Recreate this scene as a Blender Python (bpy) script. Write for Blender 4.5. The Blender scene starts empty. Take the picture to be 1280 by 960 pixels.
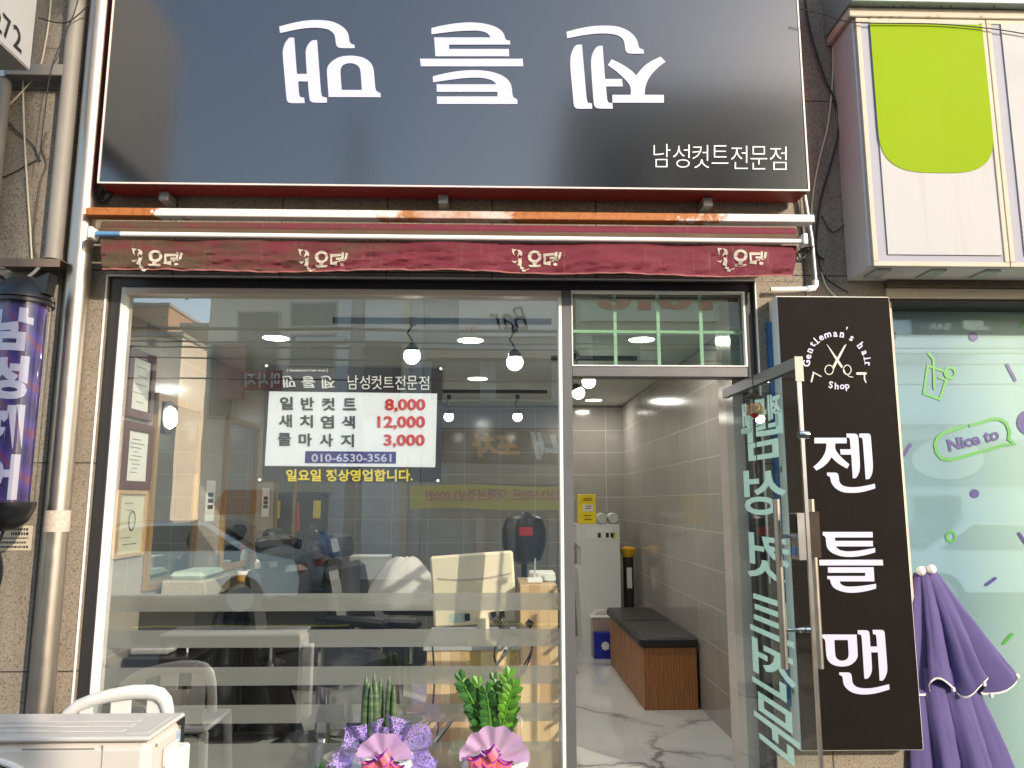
import bpy, math, random
from mathutils import Vector, Matrix, noise
random.seed(7)
R = math.radians
scene = bpy.context.scene
C = scene.collection

# ------------------------------------------------------------------ camera
CAM = Vector((0.0, -3.9, 1.6))
PITCH, YAW, FPX = R(8.71), R(-1.55), 960.0
cd = bpy.data.cameras.new('camera'); cam = bpy.data.objects.new('camera', cd); C.objects.link(cam)
cd.sensor_width = 36.0; cd.lens = 27.0; cd.clip_end = 500.0; cd.clip_start = 0.05
cam.location = CAM; cam.rotation_euler = (R(90) + PITCH, 0, YAW)
scene.camera = cam
# ------------------------------------------------------------------ sky, sun, exposure
SUN_AZ, SUN_EL = 40.0, 21.0            # degrees to the right of straight behind the camera / above the horizon
w = bpy.data.worlds.new('World'); scene.world = w; w.use_nodes = True
nt = w.node_tree
sky = nt.nodes.new('ShaderNodeTexSky'); sky.sky_type = 'NISHITA'; sky.sun_disc = False
sky.sun_elevation = R(SUN_EL); sky.sun_rotation = R(180 - SUN_AZ); sky.air_density = 1.15; sky.dust_density = 1.5
bg = nt.nodes['Background']; bg.inputs['Strength'].default_value = 0.15
nt.links.new(sky.outputs[0], bg.inputs['Color'])
sd = bpy.data.lights.new('sun', 'SUN'); sun = bpy.data.objects.new('sun', sd); C.objects.link(sun)
sd.energy = 2.0; sd.angle = R(0.5); sd.color = (1.0, 0.89, 0.75)
sdir = Vector((math.sin(R(SUN_AZ)) * math.cos(R(SUN_EL)), -math.cos(R(SUN_AZ)) * math.cos(R(SUN_EL)), math.sin(R(SUN_EL))))
sun.rotation_euler = sdir.to_track_quat('Z', 'Y').to_euler(); sun.location = sdir * 30
vs = scene.view_settings
vs.view_transform = 'Standard'; vs.look = 'None'; vs.gamma = 1.0; vs.use_curve_mapping = False; vs.exposure = 1.25
scene.cycles.max_bounces = 10; scene.cycles.transparent_max_bounces = 24

# ------------------------------------------------------------------ helpers
_rot = cam.rotation_euler.to_matrix()
def at(px, py, Y):
    """world point on the plane y = Y that the photograph (1280x960) shows at this pixel"""
    d = _rot @ Vector(((px - 640) / FPX, (480 - py) / FPX, -1.0))
    t = (Y - CAM.y) / d.y
    return CAM + d * t
def atx(px, py, X):
    d = _rot @ Vector(((px - 640) / FPX, (480 - py) / FPX, -1.0))
    return CAM + d * ((X - CAM.x) / d.x)
def atz(px, py, Z):
    d = _rot @ Vector(((px - 640) / FPX, (480 - py) / FPX, -1.0))
    return CAM + d * ((Z - CAM.z) / d.z)
def vr(px, py, d):
    """real point across the street whose mirror image in the window is at this pixel"""
    p = at(px, py, d + 0.1)
    return Vector((p.x, -d, p.z))
def mm(lo, hi, t): return lo + (hi - lo) * t

BASE = {}
class MB:
    def __init__(s): s.v = []; s.f = []; s.mi = []; s.m = 0
    def add(s, vs, fs):
        n = len(s.v); s.v.extend([Vector(a) for a in vs])
        for f in fs: s.f.append([n + i for i in f]); s.mi.append(s.m)
        return s
    def box(s, x0, x1, y0, y1, z0, z1, M=None, b=0.0):
        if x0 > x1: x0, x1 = x1, x0
        if y0 > y1: y0, y1 = y1, y0
        if z0 > z1: z0, z1 = z1, z0
        if b <= 0:
            v = [Vector((x, y, z)) for x in (x0, x1) for y in (y0, y1) for z in (z0, z1)]
            f = [(0, 1, 3, 2), (4, 6, 7, 5), (0, 4, 5, 1), (2, 3, 7, 6), (0, 2, 6, 4), (1, 5, 7, 3)]
        else:
            b = min(b, (x1 - x0) * .49, (y1 - y0) * .49, (z1 - z0) * .49)
            v = []; idx = {}
            lo = (x0, y0, z0); hi = (x1, y1, z1)
            for sx in (0, 1):
                for sy in (0, 1):
                    for sz in (0, 1):
                        c = [hi[i] if k else lo[i] for i, k in enumerate((sx, sy, sz))]
                        for a in range(3):
                            q = list(c)
                            for o in range(3):
                                if o != a: q[o] += -b if (sx, sy, sz)[o] else b
                            idx[(sx, sy, sz, a)] = len(v); v.append(Vector(q))
            f = []
            for a in range(3):
                o1, o2 = [o for o in range(3) if o != a]
                for k in (0, 1):
                    loop = []
                    for (p, q) in ((0, 0), (1, 0), (1, 1), (0, 1)):
                        c = [0, 0, 0]; c[a] = k; c[o1] = p; c[o2] = q; loop.append(idx[(*c, a)])
                    f.append(loop)
                for (p, q) in ((0, 0), (1, 0), (1, 1), (0, 1)):       # edge along a, bevel between o1 and o2 faces
                    c0 = [0, 0, 0]; c0[o1] = p; c0[o2] = q; c1 = list(c0); c1[a] = 1
                    f.append([idx[(*c0, o1)], idx[(*c1, o1)], idx[(*c1, o2)], idx[(*c0, o2)]])
            for sx in (0, 1):
                for sy in (0, 1):
                    for sz in (0, 1): f.append([idx[(sx, sy, sz, a)] for a in range(3)])
        if M is not None: v = [M @ a for a in v]
        return s.add(v, f)
    def tube(s, pts, r, n=10, caps=True):
        pts = [Vector(p) for p in pts]; rs = r if isinstance(r, (list, tuple)) else [r] * len(pts)
        v = []; f = []; prev = None
        for i, p in enumerate(pts):
            t = (pts[min(i + 1, len(pts) - 1)] - pts[max(i - 1, 0)]).normalized()
            if prev is None:
                a = Vector((0, 0, 1)) if abs(t.z) < .9 else Vector((1, 0, 0))
                u = t.cross(a).normalized()
            else:
                u = (prev - t * prev.dot(t)).normalized()
            prev = u; w_ = t.cross(u)
            for k in range(n):
                an = 2 * math.pi * k / n
                v.append(p + (u * math.cos(an) + w_ * math.sin(an)) * rs[i])
        for i in range(len(pts) - 1):
            for k in range(n): f.append((i * n + k, i * n + (k + 1) % n, (i + 1) * n + (k + 1) % n, (i + 1) * n + k))
        if caps: f.append(list(range(n))[::-1]); f.append([(len(pts) - 1) * n + k for k in range(n)])
        return s.add(v, f)
    def lathe(s, prof, c=(0, 0, 0), n=24, fn=None, caps=True, axis='Z', ax=1.0, ay=1.0):
        """prof: (radius, height) pairs; fn(angle, i) scales the radius"""
        c = Vector(c); v = []; f = []
        for i, (r, h) in enumerate(prof):
            for k in range(n):
                an = 2 * math.pi * k / n; q = r * (fn(an, i) if fn else 1)
                x, y = q * math.cos(an) * ax, q * math.sin(an) * ay
                v.append(c + (Vector((x, y, h)) if axis == 'Z' else Vector((x, -h, y)) if axis == 'Y' else Vector((h, x, y))))
        for i in range(len(prof) - 1):
            for k in range(n): f.append((i * n + k, i * n + (k + 1) % n, (i + 1) * n + (k + 1) % n, (i + 1) * n + k))
        if caps: f.append(list(range(n))[::-1]); f.append([(len(prof) - 1) * n + k for k in range(n)])
        return s.add(v, f)
    def ball(s, c, r, n=12, sq=(1, 1, 1)):
        c = Vector(c); v = []; f = []; m = n // 2
        for i in range(1, m):
            th = math.pi * i / m
            for k in range(n):
                an = 2 * math.pi * k / n
                v.append(c + Vector((r * sq[0] * math.sin(th) * math.cos(an), r * sq[1] * math.sin(th) * math.sin(an), r * sq[2] * math.cos(th))))
        top = len(v); v.append(c + Vector((0, 0, r * sq[2]))); v.append(c - Vector((0, 0, r * sq[2])))
        for i in range(m - 2):
            for k in range(n): f.append((i * n + k, (i + 1) * n + k, (i + 1) * n + (k + 1) % n, i * n + (k + 1) % n))
        for k in range(n):
            f.append((top, k, (k + 1) % n)); f.append((top + 1, (m - 2) * n + (k + 1) % n, (m - 2) * n + k))
        return s.add(v, f)
    def prism(s, poly, fn, d0, d1):
        """closed outline poly (u, v) pushed from depth d0 to d1; fn(u, v, d) -> world"""
        n = len(poly)
        v = [fn(u, w_, d0) for u, w_ in poly] + [fn(u, w_, d1) for u, w_ in poly]
        f = [list(range(n)), [n + i for i in range(n)][::-1]]
        for i in range(n): f.append((i, (i + 1) % n, n + (i + 1) % n, n + i))
        return s.add(v, f)
    def grid(s, nu, nv, fn):
        v = [fn(i / nu, j / nv) for j in range(nv + 1) for i in range(nu + 1)]
        f = [(j * (nu + 1) + i, j * (nu + 1) + i + 1, (j + 1) * (nu + 1) + i + 1, (j + 1) * (nu + 1) + i) for j in range(nv) for i in range(nu)]
        return s.add(v, f)
    def ribbon(s, pts, wd, fn, closed=False):
        """flat mitred stroke in 2-D, fn(u, v) -> world"""
        P = [Vector((a, b)) for a, b in pts]; n = len(P); L = []; Rr = []
        for i in range(n):
            a = P[(i - 1) % n] if (closed or i > 0) else None; b = P[(i + 1) % n] if (closed or i < n - 1) else None
            d1 = (P[i] - a).normalized() if a is not None else None; d2 = (b - P[i]).normalized() if b is not None else None
            if d1 is None: d1 = d2
            if d2 is None: d2 = d1
            n1 = Vector((-d1.y, d1.x)); n2 = Vector((-d2.y, d2.x)); m = (n1 + n2)
            m = m.normalized() if m.length > 1e-6 else n1
            k = min(1 / max(m.dot(n1), .4), 1.6) * wd / 2
            L.append(P[i] + m * k); Rr.append(P[i] - m * k)
        v = [fn(q.x, q.y) for q in L] + [fn(q.x, q.y) for q in Rr]
        f = [(i, (i + 1) % n, n + (i + 1) % n, n + i) for i in range(n if closed else n - 1)]
        s.add(v, f)
        if not closed:
            for e, sgn in ((0, -1), (n - 1, 1)):
                d = (P[1] - P[0]).normalized() if e == 0 else (P[-1] - P[-2]).normalized()
                d = d * sgn; nn = Vector((-d.y, d.x)); fan = []
                for k in range(7):
                    an = math.pi * k / 6
                    q = P[e] + (nn * math.cos(an) + d * math.sin(an)) * wd / 2
                    fan.append(fn(q.x, q.y))
                s.add(fan, [list(range(7))])
        return s
    def flat(s, V, F, fn):
        return s.add([fn(*a) for a in V], F)
    def build(s, name, mat, parent=None, smooth=False, base=None):
        me = bpy.data.meshes.new(name)
        if parent is not None: b = BASE[parent.name]
        elif base is not None: b = Vector(base)
        else:
            xs = [a.x for a in s.v]; ys = [a.y for a in s.v]; zs = [a.z for a in s.v]
            b = Vector(((min(xs) + max(xs)) / 2, (min(ys) + max(ys)) / 2, min(zs)))
        me.from_pydata([tuple(a - b) for a in s.v], [], s.f)
        for m in (mat if isinstance(mat, (list, tuple)) else [mat]): me.materials.append(m)
        me.polygons.foreach_set('material_index', s.mi)
        o = bpy.data.objects.new(name, me); C.objects.link(o)
        if parent is not None: o.parent = parent
        else: o.location = b
        BASE[o.name] = b
        if smooth:
            me.polygons.foreach_set('use_smooth', [True] * len(me.polygons))
            try: me.set_sharp_from_angle(angle=R(40))
            except Exception: pass
        me.update()
        return o
def tag(o, label=None, cat=None, group=None, kind=None):
    if label: o['label'] = label
    if cat: o['category'] = cat
    if group: o['group'] = group
    if kind: o['kind'] = kind
    return o
def thing(name, loc, label, cat, group=None):
    o = bpy.data.objects.new(name, None); C.objects.link(o); o.location = loc; o.empty_display_size = .1
    BASE[o.name] = Vector(loc)
    return tag(o, label, cat, group)
def copy_tree(o, parent=None):
    c = o.copy(); C.objects.link(c); BASE[c.name] = BASE[o.name]
    if parent is not None: c.parent = parent
    for ch in list(o.children): copy_tree(ch, c)
    return c

# text and traced outlines as 2-D meshes
_tc = {}
def text2d(sx, bold=0.0, shear=0.0):
    k = (sx, bold, shear)
    if k in _tc: return _tc[k]
    c = bpy.data.curves.new('lettering', 'FONT'); c.body = sx; c.offset = bold; c.shear = shear; c.resolution_u = 3
    o = bpy.data.objects.new('lettering', c)
    me = bpy.data.meshes.new_from_object(o)
    V = [(a.co.x, a.co.y) for a in me.vertices]; F = [list(p.vertices) for p in me.polygons]
    bpy.data.objects.remove(o); bpy.data.meshes.remove(me); bpy.data.curves.remove(c)
    _tc[k] = (V, F); return V, F
def outline2d(loops):
    c = bpy.data.curves.new('outline', 'CURVE'); c.dimensions = '2D'; c.fill_mode = 'BOTH'
    for L in loops:
        sp = c.splines.new('POLY'); sp.points.add(len(L) - 1); sp.use_cyclic_u = True
        for p, q in zip(sp.points, L): p.co = (q[0] / 1000, -q[1] / 1000, 0, 1)
    o = bpy.data.objects.new('outline', c); me = bpy.data.meshes.new_from_object(o)
    V = [(a.co.x * 1000, -a.co.y * 1000) for a in me.vertices]; F = [list(p.vertices) for p in me.polygons]
    bpy.data.objects.remove(o); bpy.data.meshes.remove(me); bpy.data.curves.remove(c)
    return V, F
def smooth_loop(L, it=2):
    """Chaikin on the flatter corners only, sharp corners stay"""
    for _ in range(it):
        n = len(L); out = []
        for i in range(n):
            a, b, c = Vector(L[i - 1]), Vector(L[i]), Vector(L[(i + 1) % n])
            d1, d2 = (b - a), (c - b)
            if d1.length < 1e-6 or d2.length < 1e-6: continue
            if d1.angle(d2) < R(50):
                k1 = min(.25, 40 / d1.length); k2 = min(.25, 40 / d2.length)
                out.append(tuple(b - d1 * k1)); out.append(tuple(b + d2 * k2))
            else: out.append(tuple(b))
        L = out
    return L
def bounds(V):
    return min(a[0] for a in V), max(a[0] for a in V), min(a[1] for a in V), max(a[1] for a in V)
def fit(V, p00, p10, p01, p11):
    """unit-square bilinear map of V's bounding box; p00 = left bottom, p10 = right bottom, p01 = left top"""
    x0, x1, y0, y1 = bounds(V)
    def fn(x, y):
        u = (x - x0) / max(x1 - x0, 1e-6); q = (y - y0) / max(y1 - y0, 1e-6)
        return (p00 * (1 - u) + p10 * u) * (1 - q) + (p01 * (1 - u) + p11 * u) * q
    return fn
def tbox(mb, sx, x0, y0, x1, y1, Y, bold=0.0, f=None, shear=0.0):
    """text into a pixel box of the photograph on plane Y"""
    f = f or at
    V, F = text2d(sx, bold, shear)
    mb.flat(V, F, fit(V, f(x0, y1, Y), f(x1, y1, Y), f(x0, y0, Y), f(x1, y0, Y)))

# ------------------------------------------------------------------ materials
def newmat(name):
    m = bpy.data.materials.new(name); m.use_nodes = True
    return m, m.node_tree, m.node_tree.nodes['Principled BSDF']
def nd(nt, t, **kw):
    n = nt.nodes.new(t)
    for k, v_ in kw.items():
        if k in n.inputs: n.inputs[k].default_value = v_
        else: setattr(n, k, v_)
    return n
def ramp(nt, fac, stops, interp='LINEAR'):
    r = nt.nodes.new('ShaderNodeValToRGB'); r.color_ramp.interpolation = interp
    e = r.color_ramp.elements
    while len(e) < len(stops): e.new(.5)
    for el, (p, c) in zip(e, stops): el.position = p; el.color = (*c, 1) if len(c) == 3 else c
    nt.links.new(fac, r.inputs['Fac']); return r
def mixc(nt, fac, a, b, mode='MIX'):
    m = nt.nodes.new('ShaderNodeMix'); m.data_type = 'RGBA'; m.blend_type = mode
    for sock, val in ((m.inputs[0], fac), (m.inputs[6], a), (m.inputs[7], b)):
        if hasattr(val, 'is_linked') or hasattr(val, 'links'): nt.links.new(val, sock)
        elif isinstance(val, (int, float)): sock.default_value = val
        else: sock.default_value = (*val, 1)
    return m.outputs[2]
def pos(nt): return nt.nodes.new('ShaderNodeNewGeometry').outputs['Position']
def mapv(nt, vec, scale=(1, 1, 1), loc=(0, 0, 0), rot=(0, 0, 0)):
    m = nd(nt, 'ShaderNodeMapping'); m.inputs['Scale'].default_value = scale; m.inputs['Location'].default_value = loc; m.inputs['Rotation'].default_value = rot
    nt.links.new(vec, m.inputs['Vector']); return m.outputs[0]
def swz(nt, vec, a, b):
    sp = nd(nt, 'ShaderNodeSeparateXYZ'); nt.links.new(vec, sp.inputs[0]); cb = nd(nt, 'ShaderNodeCombineXYZ')
    nt.links.new(sp.outputs[a], cb.inputs[0]); nt.links.new(sp.outputs[b], cb.inputs[1]); return cb.outputs[0]
def noisef(nt, vec, scale, detail=4, rough=.55):
    n = nd(nt, 'ShaderNodeTexNoise', Scale=scale, Detail=detail, Roughness=rough); nt.links.new(vec, n.inputs['Vector']); return n.outputs['Fac']
def bump(nt, p, h, strength=.2, dist=.01):
    b = nd(nt, 'ShaderNodeBump', Strength=strength, Distance=dist); nt.links.new(h, b.inputs['Height']); nt.links.new(b.outputs[0], p.inputs['Normal'])
def mat(name, col, rough=.5, metal=0.0, var=.12, vs=6.0, bs=0.0, bscale=60, coat=0.0, spec=.5, trans=0.0, emis=None, sub=0.0):
    m, nt, p = newmat(name)
    P = pos(nt)
    c = mixc(nt, noisef(nt, P, vs), [x * (1 - var) for x in col], [min(1, x * (1 + var)) for x in col])
    nt.links.new(c, p.inputs['Base Color'])
    rr = nd(nt, 'ShaderNodeMapRange'); rr.inputs['To Min'].default_value = max(0, rough * .8); rr.inputs['To Max'].default_value = min(1, rough * 1.2)
    nt.links.new(noisef(nt, P, vs * 2.3), rr.inputs['Value']); nt.links.new(rr.outputs[0], p.inputs['Roughness'])
    p.inputs['Metallic'].default_value = metal; p.inputs['Coat Weight'].default_value = coat; p.inputs['Coat Roughness'].default_value = .14 if coat > .9 else .08
    p.inputs['Specular IOR Level'].default_value = spec; p.inputs['Transmission Weight'].default_value = trans
    if coat > .9: p.inputs['Coat IOR'].default_value = 2.0
    if emis: p.inputs['Emission Color'].default_value = (*emis[0], 1); p.inputs['Emission Strength'].default_value = emis[1]
    if bs: bump(nt, p, noisef(nt, P, bscale), bs)
    return m
def granite(name, a, b, dark, sx=.55, sz=.99, ox=0., oz=.8):
    m, nt, p = newmat(name); P = pos(nt)
    f1 = noisef(nt, P, 120, 3, .75); f2 = noisef(nt, P, 3, 4)
    r = ramp(nt, f1, [(.36, dark), (.44, a), (.56, a), (.66, b)])
    st = mixc(nt, ramp(nt, f2, [(.35, (0, 0, 0)), (.75, (1, 1, 1))]).outputs[0], r.outputs[0], mixc(nt, .45, r.outputs[0], [x * .55 for x in a]))
    uv = swz(nt, P, 0, 2)
    br = nd(nt, 'ShaderNodeTexBrick', Scale=1.0); br.offset = 0.0; br.inputs['Brick Width'].default_value = sx; br.inputs['Row Height'].default_value = sz
    br.inputs['Mortar Size'].default_value = .004; br.inputs['Mortar Smooth'].default_value = .3
    nt.links.new(mapv(nt, uv, loc=(-ox, -oz, 0)), br.inputs['Vector'])
    # rusty water streaks running down from the joints
    sv = noisef(nt, mapv(nt, P, scale=(9, 9, .6)), 1.0, 5)
    sr = ramp(nt, sv, [(.55, (0, 0, 0)), (.8, (1, 1, 1))])
    c = mixc(nt, mixc(nt, .25, sr.outputs[0], (0, 0, 0)), st, [a[0] * .62, a[1] * .5, a[2] * .38])
    c = mixc(nt, br.outputs['Fac'], c, (.04, .035, .03))
    nt.links.new(c, p.inputs['Base Color']); p.inputs['Roughness'].default_value = .75
    h = mixc(nt, br.outputs['Fac'], f1, (0, 0, 0)); bump(nt, p, h, .35, .004)
    return m
def tiles(name, col, a, b, tw=.4, th=.25, ox=0., oz=.15, rough=.14):
    m, nt, p = newmat(name); P = pos(nt); uv = swz(nt, P, a, b)
    br = nd(nt, 'ShaderNodeTexBrick', Scale=1.0); br.offset = 0.0; br.inputs['Brick Width'].default_value = tw; br.inputs['Row Height'].default_value = th
    br.inputs['Mortar Size'].default_value = .0022; br.inputs['Mortar Smooth'].default_value = .1
    br.inputs['Color1'].default_value = (*[x * .93 for x in col], 1); br.inputs['Color2'].default_value = (*[x * 1.07 for x in col], 1); br.inputs['Mortar'].default_value = (.62, .6, .55, 1)
    nt.links.new(mapv(nt, uv, loc=(-ox, -oz, 0)), br.inputs['Vector'])
    c = mixc(nt, .25, br.outputs['Color'], ramp(nt, noisef(nt, P, 5, 6, .6), [(.3, [x * .75 for x in col]), (.7, [x * 1.15 for x in col])]).outputs[0])
    nt.links.new(c, p.inputs['Base Color']); p.inputs['Roughness'].default_value = rough
    inv = nd(nt, 'ShaderNodeMath', operation='SUBTRACT'); inv.inputs[0].default_value = 1.0; nt.links.new(br.outputs['Fac'], inv.inputs[1])
    bump(nt, p, inv.outputs[0], .3, .003)
    return m
def glassmat(name, tint=(.93, .97, .95), ior=1.5, rough=0.0, extra=0.0):
    m, nt, p = newmat(name); nt.nodes.remove(p)
    t = nd(nt, 'ShaderNodeBsdfTransparent'); t.inputs[0].default_value = (*tint, 1)
    g = nd(nt, 'ShaderNodeBsdfGlossy', Roughness=rough); g.inputs[0].default_value = (1, 1, 1, 1)
    lw = nd(nt, 'ShaderNodeLayerWeight', Blend=.5); p5 = nd(nt, 'ShaderNodeMath', operation='POWER'); p5.inputs[1].default_value = 5.0; nt.links.new(lw.outputs['Facing'], p5.inputs[0])
    f0 = ((ior - 1) / (ior + 1)) ** 2 + extra
    # slight unevenness of the sheet
    nz = noisef(nt, pos(nt), 1.6, 2); b = nd(nt, 'ShaderNodeBump', Strength=.012, Distance=.05); nt.links.new(nz, b.inputs['Height'])
    nt.links.new(b.outputs[0], g.inputs['Normal'])
    fa = nd(nt, 'ShaderNodeMath', operation='MULTIPLY_ADD'); fa.inputs[1].default_value = 1 - f0; fa.inputs[2].default_value = f0; nt.links.new(p5.outputs[0], fa.inputs[0])
    mx = nd(nt, 'ShaderNodeMixShader'); nt.links.new(fa.outputs[0], mx.inputs[0]); nt.links.new(t.outputs[0], mx.inputs[1]); nt.links.new(g.outputs[0], mx.inputs[2])
    nt.links.new(mx.outputs[0], nt.nodes['Material Output'].inputs['Surface'])
    return m
def wood(name, a, b, sc=(1, 1, 1), rough=.45, scale=4.0, dist=4.0):
    m, nt, p = newmat(name); P = mapv(nt, pos(nt), scale=sc)
    wv = nd(nt, 'ShaderNodeTexWave', Scale=scale, Distortion=dist, Detail=4.0); wv.inputs['Detail Scale'].default_value = 1.5; nt.links.new(P, wv.inputs['Vector'])
    c = mixc(nt, wv.outputs['Fac'], a, b); n2 = noisef(nt, mapv(nt, P, scale=(1, 1, 1)), 3, 6, .65)
    c = mixc(nt, mixc(nt, .5, n2, (0, 0, 0)), c, [x * .5 for x in a])
    nt.links.new(c, p.inputs['Base Color']); p.inputs['Roughness'].default_value = rough
    bump(nt, p, wv.outputs['Fac'], .08, .002); return m

M = {}
M['granite'] = granite('speckled_granite', (.28, .23, .17), (.39, .335, .27), (.06, .045, .03))
M['granite_grey'] = granite('grey_granite', (.55, .50, .45), (.66, .62, .57), (.15, .135, .12), sx=.115, sz=.30, ox=1.39, oz=.05)
M['charcoal'] = mat('charcoal_aluminium', (.035, .034, .035), .42, .3, .1)
M['frame_grey'] = mat('grey_aluminium', (.16, .155, .155), .4, .4, .08)
M['beige_strip'] = mat('beige_aluminium', (.62, .53, .45), .4, .1, .05)
M['white_strip'] = mat('white_caulk', (.8, .78, .74), .6, 0, .06)
M['glass'] = glassmat('window_glass', ior=1.8, extra=.19)
M['door_glass'] = glassmat('door_glass', (.84, .92, .89), 1.5, extra=.0)
M['green_glass'] = glassmat('transom_glass', (.66, .80, .69), 1.8, extra=.17)
M['muntin'] = mat('pale_green_tape', (.68, .82, .68), .5, 0, .08)
M['steel'] = mat('polished_stainless', (.48, .42, .36), .38, 1.0, .08, bs=.03, bscale=4)
M['brushed'] = mat('brushed_steel', (.62, .58, .54), .3, 1.0, .08)
M['galv'] = mat('galvanised_steel', (.42, .43, .42), .45, .7, .2, vs=30)
M['grey_pvc'] = mat('grey_plastic_pipe', (.25, .225, .19), .6, 0, .2, vs=5)
M['black'] = mat('black_plastic', (.015, .015, .016), .32)
M['black_matte'] = mat('black_rubber', (.012, .012, .012), .6)
M['white'] = mat('white_plastic', (.78, .76, .72), .4, 0, .05)
M['letter'] = mat('white_vinyl', (.56, .545, .70), .45, 0, .03)
M['red_box'] = mat('red_sheet_metal', (.22, .008, .01), .4, 0, .3, vs=3)
M['sign_black'] = mat('glossy_black_panel', (.011, .010, .010), .22, 0, .1, coat=1.0, spec=.2)
M['flex'] = mat('dark_flex_face', (.012, .009, .007), .6, 0, .2, spec=.06)
M['cream_alu'] = mat('cream_aluminium', (.56, .48, .38), .6, .0, .08, spec=.1)
M['lilac'] = mat('pale_lilac_plastic', (.38, .37, .42), .7, 0, .04, spec=.08)
m, nt, p = newmat('off_white_acrylic'); P_ = pos(nt)
sk = noisef(nt, mapv(nt, P_, scale=(14, 14, .8)), 1.0, 5, .6); bl = noisef(nt, P_, 2.2, 4)
c_ = mixc(nt, ramp(nt, sk, [(.5, (0, 0, 0)), (.8, (.7, .7, .7))]).outputs[0], (.48, .465, .46), (.36, .335, .30))
c_ = mixc(nt, ramp(nt, bl, [(.5, (0, 0, 0)), (.75, (.6, .6, .6))]).outputs[0], c_, (.39, .38, .40))
nt.links.new(c_, p.inputs['Base Color']); p.inputs['Roughness'].default_value = .65; p.inputs['Specular IOR Level'].default_value = .1; M['off_white'] = m
M['lime'] = mat('lime_vinyl', (.25, .36, .012), .75, 0, .07, vs=1.5, spec=.08)
M['mint_edge'] = mat('white_sheet_edge', (.85, .84, .8), .5, 0, .04)
M['blue_film'] = mat('blue_film', (.02, .13, .30), .4)
M['cable_black'] = mat('black_cable', (.012, .012, .012), .5)
M['cable_cream'] = mat('cream_cable', (.62, .54, .38), .5)
M['leather'] = mat('black_leather', (.012, .012, .012), .38, 0, .2, bs=.15, bscale=200)
M['chrome'] = mat('chrome', (.75, .75, .76), .08, 1.0, .03)
M['red'] = mat('red_plastic', (.55, .02, .02), .35)
M['navy'] = mat('navy_plastic', (.015, .03, .09), .3)
M['yellow'] = mat('yellow_print', (.80, .62, .02), .45, 0, .05)
M['paper'] = mat('printed_paper', (.72, .72, .66), .7, 0, .05)
M['ink'] = mat('black_ink', (.03, .03, .03), .6)
M['ceiling'] = mat('ceiling_paint', (.62, .64, .60), .8, 0, .04, vs=1)
M['purple_print'] = mat('violet_print', (.04, .024, .18), .45, 0, .06)
M['green_print'] = mat('leaf_green_vinyl', (.055, .30, .04), .4, 0, .06)
# ================================================================== setting
def struct(mb, name, m, base=None):
    o = mb.build(name, m, base=base); o['kind'] = 'structure'; return o
FZ = .15                                                      # shop floor height
XL = at(116, 617, 0).x; XR = at(948, 500, 0).x               # storefront frame, outer edges
ZT = at(614, 350.5, 0).z                                      # top of the frame
XW = at(779, 600, 4.8).x; ZC = at(779, 507, 4.8).z           # right inner wall, ceiling
XI = -2.12                                                   # left inner wall
# asphalt
m, nt, p = newmat('asphalt'); P_ = pos(nt)
nt.links.new(ramp(nt, noisef(nt, P_, 90, 3), [(.3, (.03, .03, .03)), (.7, (.075, .072, .07))]).outputs[0], p.inputs['Base Color'])
p.inputs['Roughness'].default_value = .85; bump(nt, p, noisef(nt, P_, 120, 3), .4, .01); M['asphalt'] = m
m, nt, p = newmat('pavers'); P_ = pos(nt)
br = nd(nt, 'ShaderNodeTexBrick', Scale=1.0); br.inputs['Brick Width'].default_value = .2; br.inputs['Row Height'].default_value = .1; br.inputs['Mortar Size'].default_value = .003
br.inputs['Color1'].default_value = (.12, .11, .10, 1); br.inputs['Color2'].default_value = (.09, .085, .08, 1); br.inputs['Mortar'].default_value = (.1, .09, .08, 1)
nt.links.new(P_, br.inputs['Vector']); nt.links.new(br.outputs['Color'], p.inputs['Base Color']); p.inputs['Roughness'].default_value = .85; M['pavers'] = m
struct(MB().add([(-160, -160, -.13), (160, -160, -.13), (160, 160, -.13), (-160, 160, -.13)], [(0, 1, 2, 3)]), 'ground', M['asphalt'])
struct(MB().box(-40, 40, -5.2, -.021, -.125, 0), 'pavement', M['pavers'])
struct(MB().box(-40, 40, -12.5, -9.4, -.125, 0), 'pavement', M['pavers'])
mb = MB()
for i in range(16): mb.add([(-40 + i * 5, -7.36, -.126), (-37 + i * 5, -7.36, -.126), (-37 + i * 5, -7.24, -.126), (-40 + i * 5, -7.24, -.126)], [(0, 1, 2, 3)])
struct(mb, 'road_marking', M['yellow'])

# marble floor
m, nt, p = newmat('veined_marble'); P_ = pos(nt)
d_ = nd(nt, 'ShaderNodeTexNoise', Scale=1.6, Detail=6.0, Roughness=.6); nt.links.new(P_, d_.inputs['Vector'])
wv = mixc(nt, .45, P_, d_.outputs['Color'])
vo = nd(nt, 'ShaderNodeTexVoronoi', Scale=1.35); vo.feature = 'DISTANCE_TO_EDGE'; nt.links.new(wv, vo.inputs['Vector'])
vein = ramp(nt, vo.outputs['Distance'], [(0, (1, 1, 1)), (.010, (.6, .6, .6)), (.035, (0, 0, 0))])
fade = ramp(nt, noisef(nt, P_, 1.1, 3), [(.34, (0, 0, 0)), (.55, (1, 1, 1))])
vv = mixc(nt, 1.0, vein.outputs[0], fade.outputs[0], 'MULTIPLY')
c_ = mixc(nt, vv, mixc(nt, noisef(nt, P_, 2.5, 5), (.5, .5, .48), (.62, .62, .60)), (.16, .15, .15))
br = nd(nt, 'ShaderNodeTexBrick', Scale=1.0); br.offset = 0; br.inputs['Brick Width'].default_value = .6; br.inputs['Row Height'].default_value = .6; br.inputs['Mortar Size'].default_value = .0015
nt.links.new(mapv(nt, P_, loc=(-.9, -.2, 0)), br.inputs['Vector'])
c_ = mixc(nt, br.outputs['Fac'], c_, (.4, .39, .37))
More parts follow.
